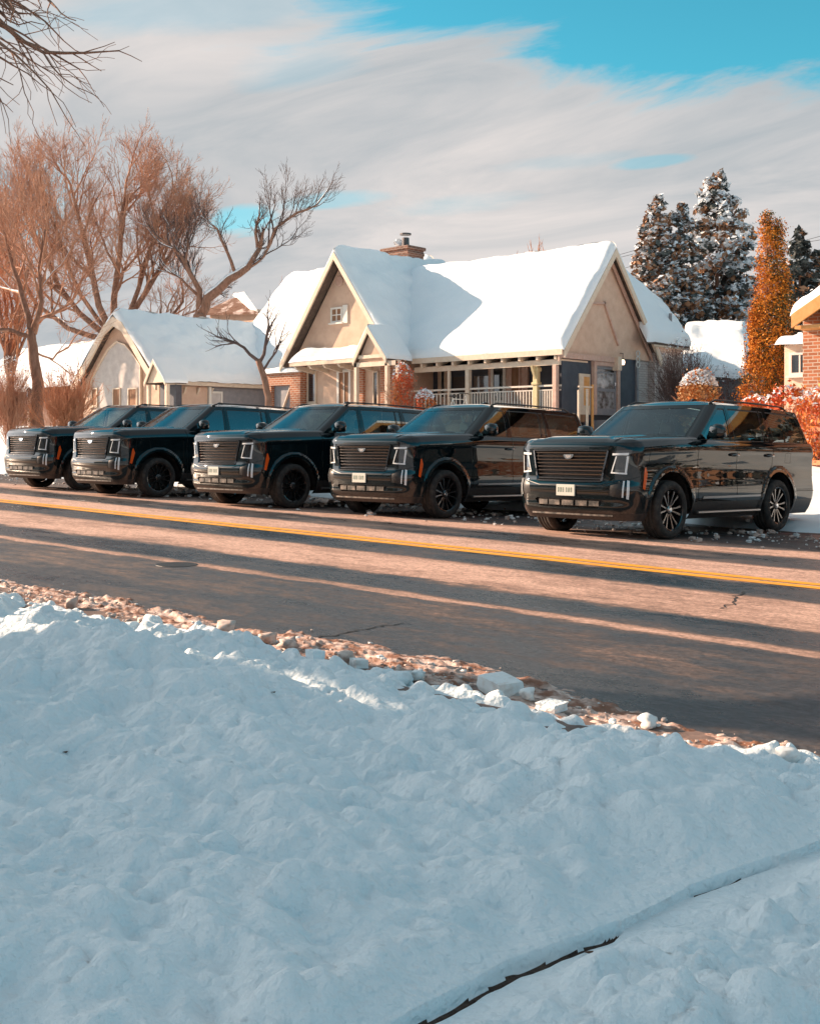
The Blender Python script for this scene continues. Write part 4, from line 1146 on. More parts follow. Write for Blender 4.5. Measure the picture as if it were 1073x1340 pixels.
# ================================================================ HOUSES
STUCCO = mat('tan_stucco', (0.58, 0.39, 0.29), 0.85, noise=(3, 6, (0.68, 0.49, 0.37), .35, .7), bump=(50, .4, .01))
STUCCO2 = mat('pale_stucco', (0.46, 0.42, 0.40), 0.85, noise=(3, 6, (0.58, 0.54, 0.51), .35, .7), bump=(50, .4, .01))
TRIM = mat('cream_trim', (0.62, 0.48, 0.36), 0.6, noise=(7, 5, (0.70, 0.58, 0.46), .3, .7))
PINKTRIM = mat('faded_pink_trim', (0.50, 0.30, 0.23), 0.6, noise=(7, 5, (0.60, 0.42, 0.34), .3, .7))
WHITE = mat('white_trim', (0.72, 0.68, 0.62), 0.5)
WOOD = mat('brown_wood', (0.17, 0.075, 0.035), 0.6, noise=(8, 5, (0.30, 0.15, 0.07), .3, .7), scale=(1, 1, .2))
ORWOOD = mat('orange_wood', (0.60, 0.26, 0.07), 0.6, noise=(8, 5, (0.68, 0.36, 0.13), .3, .7))
SLATE = mat('shade_dark_siding', (0.038, 0.042, 0.058), 0.55, noise=(3, 4, (0.060, 0.066, 0.085), .3, .7))  # dark grey siding, its colour deepened to hold the porch shade
SHINGLE = mat('roof_shingle', (0.07, 0.05, 0.04), 0.9, noise=(8, 4, (0.14, 0.10, 0.08), .3, .7))
GREYW = mat('grey_siding', (0.20, 0.20, 0.22), 0.7, noise=(5, 5, (0.28, 0.27, 0.28), .3, .7))
PANE = mat('window_glass', (0.02, 0.025, 0.03), 0.05, spec=.9, coat=1)
CURTAIN = mat('brown_curtain', (0.20, 0.09, 0.045), 0.8, noise=(14, 3, (0.34, 0.18, 0.10), .35, .65), scale=(3, 3, .1))
def brickmat(name, c1, c2, mortar, sc=1.0):
    m = mat(name, c1, .85); t, b = nodes_of(m)
    tc_ = t.nodes.new('ShaderNodeTexCoord'); mp = t.nodes.new('ShaderNodeMapping'); sp = t.nodes.new('ShaderNodeSeparateXYZ'); cb = t.nodes.new('ShaderNodeCombineXYZ')
    ad = t.nodes.new('ShaderNodeMath'); ad.operation = 'ADD'
    t.links.new(tc_.outputs['Object'], sp.inputs[0]); t.links.new(sp.outputs['X'], ad.inputs[0]); t.links.new(sp.outputs['Y'], ad.inputs[1])
    t.links.new(ad.outputs[0], cb.inputs[0]); t.links.new(sp.outputs['Z'], cb.inputs[1])
    br = t.nodes.new('ShaderNodeTexBrick'); t.links.new(cb.outputs[0], br.inputs['Vector'])
    br.inputs['Scale'].default_value = sc; br.inputs['Brick Width'].default_value = .24; br.inputs['Row Height'].default_value = .085; br.inputs['Mortar Size'].default_value = .010
    br.inputs['Color1'].default_value = (*c1, 1); br.inputs['Color2'].default_value = (*c2, 1); br.inputs['Mortar'].default_value = (*mortar, 1)
    t.links.new(br.outputs['Color'], b.inputs['Base Color'])
    bp = t.nodes.new('ShaderNodeBump'); bp.inputs['Strength'].default_value = .5; bp.inputs['Distance'].default_value = .01; bp.invert = True
    t.links.new(br.outputs['Fac'], bp.inputs['Height']); t.links.new(bp.outputs[0], b.inputs['Normal'])
    return m
BRICK = brickmat('red_brick', (0.20, 0.085, 0.055), (0.11, 0.05, 0.035), (0.26, 0.20, 0.17))
ORBRICK = brickmat('orange_brick', (0.46, 0.16, 0.075), (0.33, 0.11, 0.05), (0.5, 0.4, 0.32))
WBRICK = brickmat('whitewashed_brick', (0.46, 0.41, 0.38), (0.40, 0.35, 0.33), (0.30, 0.26, 0.24))

def slab(name, P00, P10, P11, P01, h, parent, rnd=(1, 1, 1, 0), ext=(.05, .05, .06, 0), seed=0, step=.16, m=None, amp=.25, bulge=0, r=.22, arch=0):
    """a thick soft sheet of snow over the roof quad (eave P00-P10, ridge P01-P11).
    rnd: round off the edges u0, u1, eave, ridge"""
    P00, P10, P11, P01 = [np.array(p, float) for p in (P00, P10, P11, P01)]
    U = max(np.linalg.norm(P10 - P00), np.linalg.norm(P11 - P01)); Vv = max(np.linalg.norm(P01 - P00), np.linalg.norm(P11 - P10))
    nu, nv = max(int(U / step), 6), max(int(Vv / step), 6)
    def sp(L, n, ra, rb):
        a = np.linspace(0, 1, n)
        e_ = r / L * np.array([0, .03, .12, .28, .5, .75])
        return np.unique(np.concatenate([a, e_ if ra else [], 1 - e_ if rb else []]))
    u = sp(U, nu, rnd[0], rnd[1]); v = sp(Vv, nv, rnd[2], rnd[3])
    A, B = np.meshgrid(u, v, indexing='ij')
    Ae = -ext[0] / U + A * (1 + (ext[0] + ext[1]) / U); Be = -ext[2] / Vv + B * (1 + (ext[2] + ext[3]) / Vv)
    n = np.cross(P10 - P00, P01 - P00); n /= np.linalg.norm(n)
    if n[2] < 0: n = -n
    Q = (P00 * (1 - Ae[..., None]) + P10 * Ae[..., None]) * (1 - Be[..., None]) + (P01 * (1 - Ae[..., None]) + P11 * Ae[..., None]) * Be[..., None]
    def f(d): t = np.clip(d / r, 0, 1); return np.sqrt(1 - (1 - t) ** 2)
    th = np.ones_like(A)
    if rnd[0]: th = th * f(A * U)
    if rnd[1]: th = th * f((1 - A) * U)
    if rnd[2]: th = th * f(B * Vv)
    if rnd[3]: th = th * f((1 - B) * Vv)
    wob = 1 + amp * 1.6 * fbm(A * U / 1.1 + seed, B * Vv / .9, 3, seed) + amp * .5 * fbm(A * U / .3, B * Vv / .3 + seed, 2, seed + 5)
    wob = wob + bulge * np.exp(-((A - .5) / .3) ** 2) * B
    X = Q + (n * .35 + np.array([0, 0, .65]))[None, None, :] * (h * th * wob)[..., None]
    nu, nv = len(u), len(v)
    X[..., 2] += arch * 4 * B * (1 - B)
    # sag of the eave edge, so that it is not ruler straight
    if rnd[2]: X[..., 2] += (.05 * fbm(A * U / .8, A * 0 + seed, 3, seed + 9)) * np.exp(-B * Vv / .3)
    V = X.reshape(-1, 3)
    i_ = np.arange(nu - 1)[:, None] * nv + np.arange(nv - 1)[None, :]
    F = np.stack([i_, i_ + nv, i_ + nv + 1, i_ + 1], -1).reshape(-1, 4)
    return mk(name, V, F, m or ROOFSNOW, parent, True)
def deck(mbx, P00, P10, P11, P01, th=.10):
    """roof board of even thickness hanging below the quad"""
    P = [Vector(p) for p in (P00, P10, P11, P01)]
    mbx.prism(P, (0, 0, -th))
def window_x(root, x, y0, y1, z0, z1, fm, name='window', out=1, bars=0, pane=PANE, fw=.09):
    """window on a wall of constant x facing +x"""
    m = MB(); t = .05
    m.box(x, x + t * out, y0, y0 + fw, z0, z1); m.box(x, x + t * out, y1 - fw, y1, z0, z1)
    m.box(x, x + t * out, y0 + fw, y1 - fw, z0, z0 + fw); m.box(x, x + t * out, y0 + fw, y1 - fw, z1 - fw, z1)
    for i_ in range(bars):
        yy = y0 + (y1 - y0) * (i_ + 1) / (bars + 1); m.box(x, x + t * .8, yy - .02, yy + .02, z0 + fw, z1 - fw)
    wo_ = m.build(name, fm, root)
    m = MB(); m.box(x + .004, x + .016, y0 + fw, y1 - fw, z0 + fw, z1 - fw); m.build('pane', pane, wo_)
    return wo_
def window_y(root, y, x0, x1, z0, z1, fm, name='window', bars=0, rows=0, pane=PANE, fw=.09, sill=True):
    """window on a wall of constant y facing -y"""
    m = MB(); t = .05
    m.box(x0, x0 + fw, y - t, y, z0, z1); m.box(x1 - fw, x1, y - t, y, z0, z1)
    m.box(x0 + fw, x1 - fw, y - t, y, z0, z0 + fw); m.box(x0 + fw, x1 - fw, y - t, y, z1 - fw, z1)
    for i_ in range(bars):
        xx = x0 + (x1 - x0) * (i_ + 1) / (bars + 1); m.box(xx - .02, xx + .02, y - t * .8, y, z0 + fw, z1 - fw)
    for i_ in range(rows):
        zz = z0 + (z1 - z0) * (i_ + 1) / (rows + 1); m.box(x0 + fw, x1 - fw, y - t * .7, y, zz - .018, zz + .018)
    if sill: m.box(x0 - .06, x1 + .06, y - .11, y + .0, z0 - .06, z0 - .003)
    wo_ = m.build(name, fm, root)
    m = MB(); m.box(x0 + fw, x1 - fw, y - .018, y - .005, z0 + fw, z1 - fw); m.build('pane', pane, wo_)
    return wo_

# ---------------------------------------------------------------- the cottage
H = thing('cottage', 'tan cottage with two steep snowy gables, a brick chimney and a railed porch', 'house', (-27, 33, ground_z(-27, 30)))
XR, XW, XL = -21.1, -27.75, -33.75      # right rake, wing right eave, wing left eave
YE, YRD, YB = 30.25, 33.25, 36.25
ZE, ZR = 4.48, 8.05
YF = 29.4                               # wing front rake
ZWE, ZWR, XRD = 4.52, 8.55, -30.75
GZ = ground_z(-27, 30) - .3
FLOOR = 2.40
# walls
m = MB()
m.prism([(XL + .35, YF + .45, GZ), (XW - .30, YF + .45, GZ), (XW - .30, YF + .45, ZWE + .2), (XRD, YF + .45, ZWR - .25), (XL + .35, YF + .45, ZWE + .2)], (0, 7.5, 0))
m.build('wing_wall', STUCCO, H)
m = MB()
m.prism([(XR - .30, YE + .12, ZE - .10), (XR - .30, YB - .25, ZE - .10), (XR - .30, YB - .25, ZE + .15), (XR - .30, YRD, ZR - .2), (XR - .30, YE + .12, ZE + .06)], (-.25, 0, 0))
m.build('gable_wall', STUCCO, H)
m = MB()
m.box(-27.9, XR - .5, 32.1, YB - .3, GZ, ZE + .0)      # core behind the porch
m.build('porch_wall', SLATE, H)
m = MB(); m.box(XR - .62, XR - .34, 35.15, YB - .26, GZ, ZE - .12); m.box(XR - .9, XR - .10, YB - .25, 38.0, GZ, 4.98); m.build('brick_wall', WBRICK, H)
# roof decks
m = MB()
deck(m, (-30.7, YE, ZE), (XR, YE, ZE), (XR, YRD, ZR), (-30.7, YRD, ZR)); deck(m, (-30.7, YRD, ZR), (XR, YRD, ZR), (XR, YB, ZE), (-30.7, YB, ZE))
rf = m.build('roof', SHINGLE, H)
m = MB()
deck(m, (XW, YF, ZWE), (XW, 39.5, ZWE), (XRD, 39.5, ZWR), (XRD, YF, ZWR)); deck(m, (XRD, YF, ZWR), (XRD, 39.5, ZWR), (XL, 39.5, ZWE), (XL, YF, ZWE))
rw = m.build('roof', SHINGLE, H)
slab('snow', (-30.7, YE, ZE), (XR, YE, ZE), (XR, YRD, ZR), (-30.7, YRD, ZR), .30, rf, (0, 1, 1, 0), seed=1, r=.30)
slab('snow', (XR, YB, ZE), (-30.7, YB, ZE), (-30.7, YRD, ZR), (XR, YRD, ZR), .28, rf, (1, 0, 1, 0), seed=2, r=.30)
slab('snow', (XW, YF, ZWE), (XW, 39.5, ZWE), (XRD, 39.5, ZWR + .1), (XRD, YF, ZWR), .26, rw, (1, 0, 1, 0), seed=3, r=.28, amp=.45)
slab('snow', (XL, 39.5, ZWE), (XL, YF, ZWE), (XRD, YF, ZWR), (XRD, 39.5, ZWR + .1), .26, rw, (0, 1, 1, 0), seed=4, r=.28)
# a slumped drift along the wing's ridge, lit at the crest
# rake boards and fascias
def rake(pts, wv=.26, th=.07, mt=TRIM, name='rake_board', dirn=(0, -1, 0), lift=-.16):
    for a, b in zip(pts[:-1], pts[1:]):
        m = MB(); a = Vector(a) + Vector((0, 0, lift)); b = Vector(b) + Vector((0, 0, lift))
        m.prism([a + Vector((0, 0, wv / 2 + .03)), b + Vector((0, 0, wv / 2 + .03)), b - Vector((0, 0, wv / 2)), a - Vector((0, 0, wv / 2))], Vector(dirn) * th)
        m.build(name, mt, H, fix=True)
rake([(XL, YF - .002, ZWE), (XRD, YF - .002, ZWR)]); rake([(XRD, YF - .002, ZWR), (XW, YF - .002, ZWE)])
rake([(XR + .002, YE, ZE), (XR + .002, YRD, ZR)], dirn=(1, 0, 0)); rake([(XR + .002, YRD, ZR), (XR + .002, YB, ZE)], dirn=(1, 0, 0))
for (y0, y1, z0, z1) in ((YE, YRD, ZE, ZR), (YRD, YB, ZR, ZE)):    # inner, darker moulding of the right gable
    rake([(XR - .22, y0, z0 - .16), (XR - .22, y1, z1 - .16)], .16, .05, PINKTRIM, 'rake_moulding', (1, 0, 0))
m = MB(); m.box(-27.6, XR - .02, YE - .06, YE + .0, ZE - .20, ZE - .02); m.build('fascia', TRIM, H)
for k in range(9):                                      # rafter tails under the long eave
    m = MB(); xx = -27.2 + k * .72
    m.prism([(xx - .045, YE + .01, ZE - .21), (xx - .045, YE + .6, ZE + .05), (xx - .045, YE + .6, ZE - .18), (xx - .045, YE + .10, ZE - .36), (xx - .045, YE + .01, ZE - .32)], (.09, 0, 0)); m.build('rafter_tail', TRIM, H, fix=True)
# long porch beam, posts, railing
m = MB(); m.box(-27.7, XR - .32, YE + .18, YE + .32, ZE - .50, ZE - .32); m.build('porch_beam', TRIM, H)
m = MB(); m.box(-27.7, XR - .30, YE + .10, 32.1, FLOOR - .25, FLOOR); m.build('porch_floor', WOOD, H)
m = MB(); m.box(-27.7, XR - .30, YE + .14, YE + .2, GZ, FLOOR - .26); m.build('porch_skirt', PINKTRIM, H)
m = MB(); m.box(-27.7, XR - .32, YE + .33, 32.1, ZE - .36, ZE - .30); m.build('porch_ceiling', TRIM, H)
postx = [px_on_y(px, YE + .25) for px in (529, 588, 613, 702, 727)]
for i_, xx in enumerate(postx):
    m = MB(); wd = (.05, .05, .085, .09, .08)[i_]
    m.cbox(xx - wd, xx + wd, YE + .25 - wd, YE + .25 + wd, FLOOR, ZE - .50, .012)
    if i_ == 3:
        m.cbox(xx - .13, xx + .13, YE + .12, YE + .38, FLOOR + .95, FLOOR + 1.05, .02); m.cbox(xx - .13, xx + .13, YE + .12, YE + .38, ZE - .68, ZE - .55, .02)
        m.prism([(xx - .04, YE + .19, ZE - 1.0), (xx - .04, YE - .05, ZE - .50), (xx - .04, YE + .19, ZE - .50)], (.08, 0, 0))
    m.build('porch_post', (TRIM, TRIM, TRIM, mat('yellowed_trim', (0.62, 0.50, 0.28), .6), PINKTRIM)[i_], H, fix=True)
def railing(p0, p1, n, mt, zt=FLOOR + .92):
    m = MB(); a = Vector(p0); b = Vector(p1)
    m.bar((a.x, a.y, zt), (b.x, b.y, zt), .09, .06); m.bar((a.x, a.y, FLOOR + .12), (b.x, b.y, FLOOR + .12), .06, .05); m.bar((a.x, a.y, zt - .14), (b.x, b.y, zt - .14), .05, .04)
    ro = m.build('railing', mt, H)
    for k in range(n):
        q = a.lerp(b, (k + .5) / n); m = MB(); m.box(q.x - .02, q.x + .02, q.y - .02, q.y + .02, FLOOR + .14, zt - .16); m.build('baluster', mt, ro)
RAILM = mat('weathered_rail', (0.60, 0.53, 0.46), .7, noise=(9, 5, (0.70, 0.62, 0.54), .3, .7))
railing((postx[0] + .06, YE + .25, 0), (postx[2] - .1, YE + .25, 0), 16, RAILM)
railing((postx[2] + .1, YE + .25, 0), (postx[3] - .1, YE + .25, 0), 22, RAILM)
railing((postx[3] + .1, YE + .25, 0), (postx[4] - .09, YE + .25, 0), 6, RAILM)
railing((XR - .40, YE + .36, 0), (XR - .40, 32.3, 0), 10, RAILM)
# porch front openings: screens above the rail, door wall behind
for (a, b) in ((531, 548), (590, 611), (617, 641)):
    x0, x1 = px_on_y(a, 32.05), px_on_y(b, 32.05)
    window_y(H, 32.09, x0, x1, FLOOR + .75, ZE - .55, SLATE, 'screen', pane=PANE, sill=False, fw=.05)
# French window with pink casing and white sashes
x0, x1 = px_on_y(642, 32.05), px_on_y(690, 32.05)
m = MB(); m.box(x0 - .05, x1 + .05, 31.98, 32.095, FLOOR, FLOOR + 2.02); fw_ = m.build('window_casing', PINKTRIM, H)
xm = (x0 + x1) / 2
window_y(fw_, 31.975, x0 + .10, xm - .06, FLOOR + .45, FLOOR + 1.80, WHITE, 'sash', rows=0, pane=PANE, sill=False, fw=.11)
window_y(fw_, 31.975, xm + .14, x1 - .22, FLOOR + .45, FLOOR + 1.80, PINKTRIM, 'sash', rows=0, pane=CURTAIN, sill=False, fw=.07)
# tan panels with a dark door at the left end of the porch
x0, x1 = px_on_y(546, 32.0), px_on_y(588, 32.0)
m = MB(); m.box(x0, x1, 31.9, 32.09, FLOOR, ZE - .4); pp = m.build('door_surround', STUCCO, H)
dx0, dx1 = px_on_y(561, 31.9), px_on_y(573, 31.9)
m = MB(); m.box(dx0, dx1, 31.86, 31.895, FLOOR, FLOOR + 2.0); m.build('door', SLATE, H)
window_y(pp, 31.897, px_on_y(577, 31.9), px_on_y(584, 31.9), FLOOR + .7, FLOOR + 1.9, TRIM, 'sidelight', sill=False, fw=.05)
# side of the porch below the right gable: beam, door with glass storm door, dark screen, lamp
m = MB(); m.box(XR - .30, XR - .18, YE + .05, px_on_x(806, XR - .2), ZE - .28, ZE - .10); m.build('gable_beam', PINKTRIM, H)
m = MB(); m.box(XR - .42, XR - .34, YE + .40, 35.15, FLOOR, ZE - .11)
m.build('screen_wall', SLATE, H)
y0, y1 = px_on_x(775, XR - .3), px_on_x(809, XR - .3)
m = MB(); xx = XR - .34
for (a, b, c, d) in ((y0, y0 + .16, FLOOR, ZE - .29), (y1 - .16, y1, FLOOR, ZE - .29), (y0 + .16, y1 - .16, ZE - .42, ZE - .29)):
    m.box(xx, xx + .12, a, b, c, d)
m.build('door_frame', PINKTRIM, H)
m = MB(); ya, yb = y0 + .16, y1 - .16
for (a, b, c, d) in ((ya, ya + .1, FLOOR, ZE - .42), (yb - .1, yb, FLOOR, ZE - .42), (ya + .1, yb - .1, FLOOR, FLOOR + .22), (ya + .1, yb - .1, FLOOR + .80, FLOOR + .90), (ya + .1, yb - .1, ZE - .52, ZE - .42), (ya + .1, yb - .1, FLOOR + 1.42, FLOOR + 1.46)):
    m.box(xx, xx + .06, a, b, c, d)
dr = m.build('storm_door', GREYW, H)
m = MB(); m.box(xx + .01, xx + .025, ya + .1, yb - .1, FLOOR + .22, FLOOR + 1.42); m.build('pane', mat('storm_glass', (0.42, 0.40, 0.40), .12, spec=.8, coat=1, noise=(4, 5, (0.12, 0.09, 0.08), .42, .62)), dr)  # pale mottled pane colour stands in for a reflection in the glass
m = MB(); m.box(xx + .01, xx + .025, ya + .1, yb - .1, FLOOR + 1.46, ZE - .52); m.build('pane', PANE, dr)
m = MB(); m.tube([(xx + .06, yb - .14, FLOOR + 1.0), (xx + .11, yb - .14, FLOOR + 1.02), (xx + .11, yb - .14, FLOOR + 1.12), (xx + .06, yb - .14, FLOOR + 1.14)], .015, 6); m.build('handle', CHROME, dr)
# small inner door seen past the corner
m = MB(); a, b = px_on_x(757, xx), px_on_x(771, xx); m.box(xx, xx + .04, a, b, FLOOR, FLOOR + 1.35); io = m.build('inner_frame', TRIM, H)
m = MB(); m.box(xx + .041, xx + .05, a + .25, b - .06, FLOOR + .3, FLOOR + 1.25); m.build('pane', ORWOOD, io)
# porch corner stair posts in raw timber
for (px, pz) in ((757, .75), (775, .95), (768, .8)):
    yy = px_on_x(px, XR + .35); m = MB(); m.cbox(XR + .32, XR + .39, yy - .035, yy + .035, GZ, FLOOR + pz, .01); m.build('stair_post', ORWOOD if px == 775 else TRIM, H)
m = MB(); m.bar((XR + .35, px_on_x(757, XR + .35), FLOOR + .86), (XR + .35, px_on_x(775, XR + .35), FLOOR + .86), .06, .05); m.build('stair_rail', TRIM, H)
for k in range(4):
    m = MB(); m.box(XR - .30, XR + .35 + .3 * k, 32.4, 34.3, FLOOR - .18 * (k + 1) - .18, FLOOR - .18 * (k + 1)); m.build('stair_step', GREYW, H)
# timber frame pattern of the right gable
def P_x(px, py, x): y = px_on_x(px, x); return Vector((x, y, zpy(py, x, y)))
xg = XR - .265
for (a, b) in (((769, 396), (792, 397)), ((790, 395), (809, 452)), ((770, 396), (737, 450)), ((785, 345), (800, 347))):
    m = MB(); m.bar(P_x(*a, xg), P_x(*b, xg), .07, .09, up=(1, 0, 0)); m.build('gable_batten', PINKTRIM, H)
m = MB(); q = P_x(806, 453, XR - .22); m.cbox(XR - .30, XR - .05, q.y - .12, q.y + .12, ZE - .55, ZE - .08, .02); m.build('bracket', TRIM, H)
# porch lamp (lit warm bulb) and a wrought scroll by the screen
LIT = bpy.data.materials.new('lit_bulb'); LIT.use_nodes = True
b_ = LIT.node_tree.nodes['Principled BSDF']; b_.inputs['Emission Color'].default_value = (1, .66, .42, 1); b_.inputs['Emission Strength'].default_value = 1.6
m = MB(); q = P_x(815, 474, XR - .18); m.lathe([(-.10, .0), (-.09, .05), (0, .075), (.08, .05), (.10, 0)], q, 'z', 12); lo = m.build('porch_lamp', LIT, H, smooth=True)
m = MB(); m.tube([q + Vector((0, 0, .09)), q + Vector((0, 0, .30)), q + Vector((-.15, 0, .32))], .015, 6); m.lathe([(.09, .06), (.13, .03), (.13, 0)], q, 'z', 10); m.build('bracket', DARKCHROME, lo)
m = MB(); q = P_x(834, 470, XR - .24)
for k in range(3): m.tube([q + Vector((.02, .11 * math.cos(a / 8 * 2 * PI), .20 * (1 - k) + .10 * math.sin(a / 8 * 2 * PI))) for a in range(9)], .022, 5, cap=False)
m.build('scroll', mat('white_iron', (0.6, 0.6, 0.58), .5), H)
# corner board and downpipe
m = MB(); yy = 35.15; m.box(XR - .34, XR - .26, yy - .05, yy + .05, GZ, ZE - .12); m.build('corner_board', GREYW, H)
# chimney
cx0, cy0 = -32.4, 34.9
m = MB(); m.box(cx0 - .72, cx0 + .72, cy0 - .48, cy0 + .48, 6.5, 9.40); ch = m.build('chimney', BRICK, H)
m = MB(); m.cbox(cx0 - .80, cx0 + .80, cy0 - .56, cy0 + .56, 9.40, 9.54, .02); m.cbox(cx0 - .76, cx0 + .76, cy0 - .52, cy0 + .52, 9.18, 9.31, .02); m.build('chimney_cap', BRICK, ch)
m = MB(); m.lathe([(0, .16), (.42, .15), (.43, .0)], (cx0 + .15, cy0, 9.54), 'z', 14); m.lathe([(.46, .0), (.46, .24), (.52, .24), (.53, 0)], (cx0 + .15, cy0, 9.62), 'z', 14)
m.build('flue', mat('flue_metal', (0.10, 0.09, 0.09), .4, .8), ch)
m = MB(); chunk(m, (cx0 - .25, cy0, 9.80), .22, random.Random(4), .8); m.build('snow', ROOFSNOW, ch)
# wing front: attic window with an open shutter, vent, ground floor windows, pent roof, entry gablet
yw = YF + .45
xa, xb = px_on_y(434, yw), px_on_y(449, yw); za, zb = zpy(423, xa, yw), zpy(403, xa, yw)
window_y(H, yw, xa, xb, za, zb, WHITE, 'attic_window', bars=1, rows=1, pane=CURTAIN, fw=.07)
m = MB(); xs_ = px_on_y(456, yw); m.box(xb + .03, xs_, yw - .05, yw - .005, za - .05, zb + .05); m.build('shutter', WHITE, H)
m = MB(); xv = px_on_y(445, yw); m.lathe([(-.04, .20), (-.05, .17), (-.05, 0)], (xv, yw, zpy(368, xv, yw)), 'y', 16); m.build('attic_vent', PINKTRIM, H, fix=True)
xa, xb = px_on_y(442, yw), px_on_y(460, yw); window_y(H, yw, xa, xb, zpy(532, xa, yw), zpy(484, xa, yw), WHITE, pane=CURTAIN, bars=1, fw=.11)
xa, xb = px_on_y(403, yw), px_on_y(415, yw); window_y(H, yw, xa, xb, zpy(528, xa, yw), zpy(486, xa, yw), TRIM, pane=PANE, fw=.07)
# brick pilaster left of the wing windows
xa, xb = px_on_y(391, yw), px_on_y(402, yw); m = MB(); m.box(xa, xb, yw - .12, yw - .01, GZ, zpy(478, xa, yw)); m.build('brick_pier', ORBRICK, H)
# pent roof under the gable
ye = YF - .55; xa, xb = px_on_y(380, ye), px_on_y(468, ye); zpe = zpy(468, xb, ye)
m = MB(); deck(m, (xa, ye, zpe), (xb, ye, zpe), (xb, yw, zpe + .42), (xa, yw, zpe + .42), .08); pr_ = m.build('pent_roof', SHINGLE, H)
slab('snow', (xa, ye, zpe), (xb, ye, zpe), (xb, yw - .02, zpe + .42), (xa, yw - .02, zpe + .42), .22, pr_, (1, 1, 1, 1), seed=12, r=.2, amp=.6)
m = MB(); m.box(xa, xb, ye - .04, ye - .0, zpe - .16, zpe + .0); m.build('fascia', TRIM, pr_)
for k in range(5):
    m = MB(); xx = xa + .25 + k * (xb - xa - .5) / 4
    m.prism([(xx - .05, ye + .0, zpe - .17), (xx - .05, yw, zpe - .17), (xx - .05, yw, zpe - .42), (xx - .05, ye + .12, zpe - .28)], (.10, 0, 0)); m.build('rafter_tail', TRIM, pr_, fix=True)
# entry gablet
yg = YF - .75; xg0, xg1 = px_on_y(463, yg), px_on_y(519, yg); xp = px_on_y(482, yg); zg_e = zpy(470, xp, yg); zg_p = zpy(428, xp, yg)
xg1 = xp + (xp - xg0) * 1.25
m = MB(); deck(m, (xg0, yg, zg_e), (xg0, yw, zg_e), (xp, yw, zg_p), (xp, yg, zg_p), .07); deck(m, (xp, yg, zg_p), (xp, yw, zg_p), (xg1, yw, zg_e), (xg1, yg, zg_e), .07)
er = m.build('entry_roof', SHINGLE, H)
slab('snow', (xg1, yg, zg_e), (xg1, yw, zg_e), (xp, yw, zg_p), (xp, yg, zg_p), .14, er, (1, 0, 1, 0), seed=14, r=.12)
slab('snow', (xg0, yw, zg_e), (xg0, yg, zg_e), (xp, yg, zg_p), (xp, yw, zg_p), .14, er, (0, 1, 1, 0), seed=15, r=.12)
rake([(xg0, yg - .002, zg_e), (xp, yg - .002, zg_p)], .20, .06, lift=-.10); rake([(xp, yg - .002, zg_p), (xg1, yg - .002, zg_e)], .20, .06, lift=-.10)
m = MB(); m.prism([(xg0 + .14, yg + .10, zg_e - .08), (xg1 - .14, yg + .10, zg_e - .08), (xp, yg + .10, zg_p - .16)], (0, .06, 0)); m.build('entry_gable', STUCCO, H)
m = MB(); m.box(xg0 + .2, xg1 - .2, yg + .02, yg + .095, zg_e + .03, zg_e + .15); m.build('tie_beam', TRIM, H)
for xx in (xg0 + .06, xg1 - .06, px_on_y(519, yg)):
    m = MB(); m.cbox(xx - .07, xx + .07, yg + .02, yg + .16, GZ, zg_e - .09, .012); m.build('entry_post', TRIM, H)
xq = px_on_y(519, yg)
m = MB(); m.box(xg0, xq + .05, yg + .02, yg + .14, zg_e - .26, zg_e - .10); m.build('entry_beam', TRIM, H)
xa, xb = px_on_y(487, yw - .1), px_on_y(494, yw - .1); window_y(H, yw - .02, xa, xb, zpy(531, xa, yw), zpy(486, xa, yw), TRIM, 'entry_window', pane=PANE, fw=.05)
xa, xb = px_on_y(499, yw - .1), px_on_y(511, yw - .1); m = MB(); m.box(xa, xb, yw - .14, yw - .01, GZ, zpy(480, xa, yw)); m.build('brick_pier', ORBRICK, H)
xa, xb = px_on_y(466, yw - .1), px_on_y(476, yw - .1); m = MB(); m.box(xa, xb, yw - .14, yw - .01, GZ, zpy(480, xa, yw)); m.build('brick_pier', ORBRICK, H)
# hipped rear part on the right
A0, A1 = (-20.85, 34.9, 5.02), (-20.85, 37.9, 5.02); A2, A3 = (-21.6, 37.6, 6.15), (-23.2, 36.2, 8.0)
m = MB(); deck(m, A0, A1, A2, A3, .1); deck(m, (-23.2, 36.2, 7.95), (-21.6, 37.6, 6.1), (-24, 39.5, 6.0), (-26, 38, 8.0), .1); rr_ = m.build('roof', SHINGLE, H)
slab('snow', A0, A1, A2, A3, .34, rr_, (1, 1, 1, 0), seed=21, r=.22)
m = MB(); m.box(-20.95, -20.87, 35.4, 37.95, 4.86, 5.0); m.build('fascia', TRIM, rr_)
m = MB(); q = P_x(877, 430, -21.2); m.lathe([(0, .06), (.55, .06), (.56, 0)], q, 'z', 10); m.build('vent_pipe', GREYW, rr_)

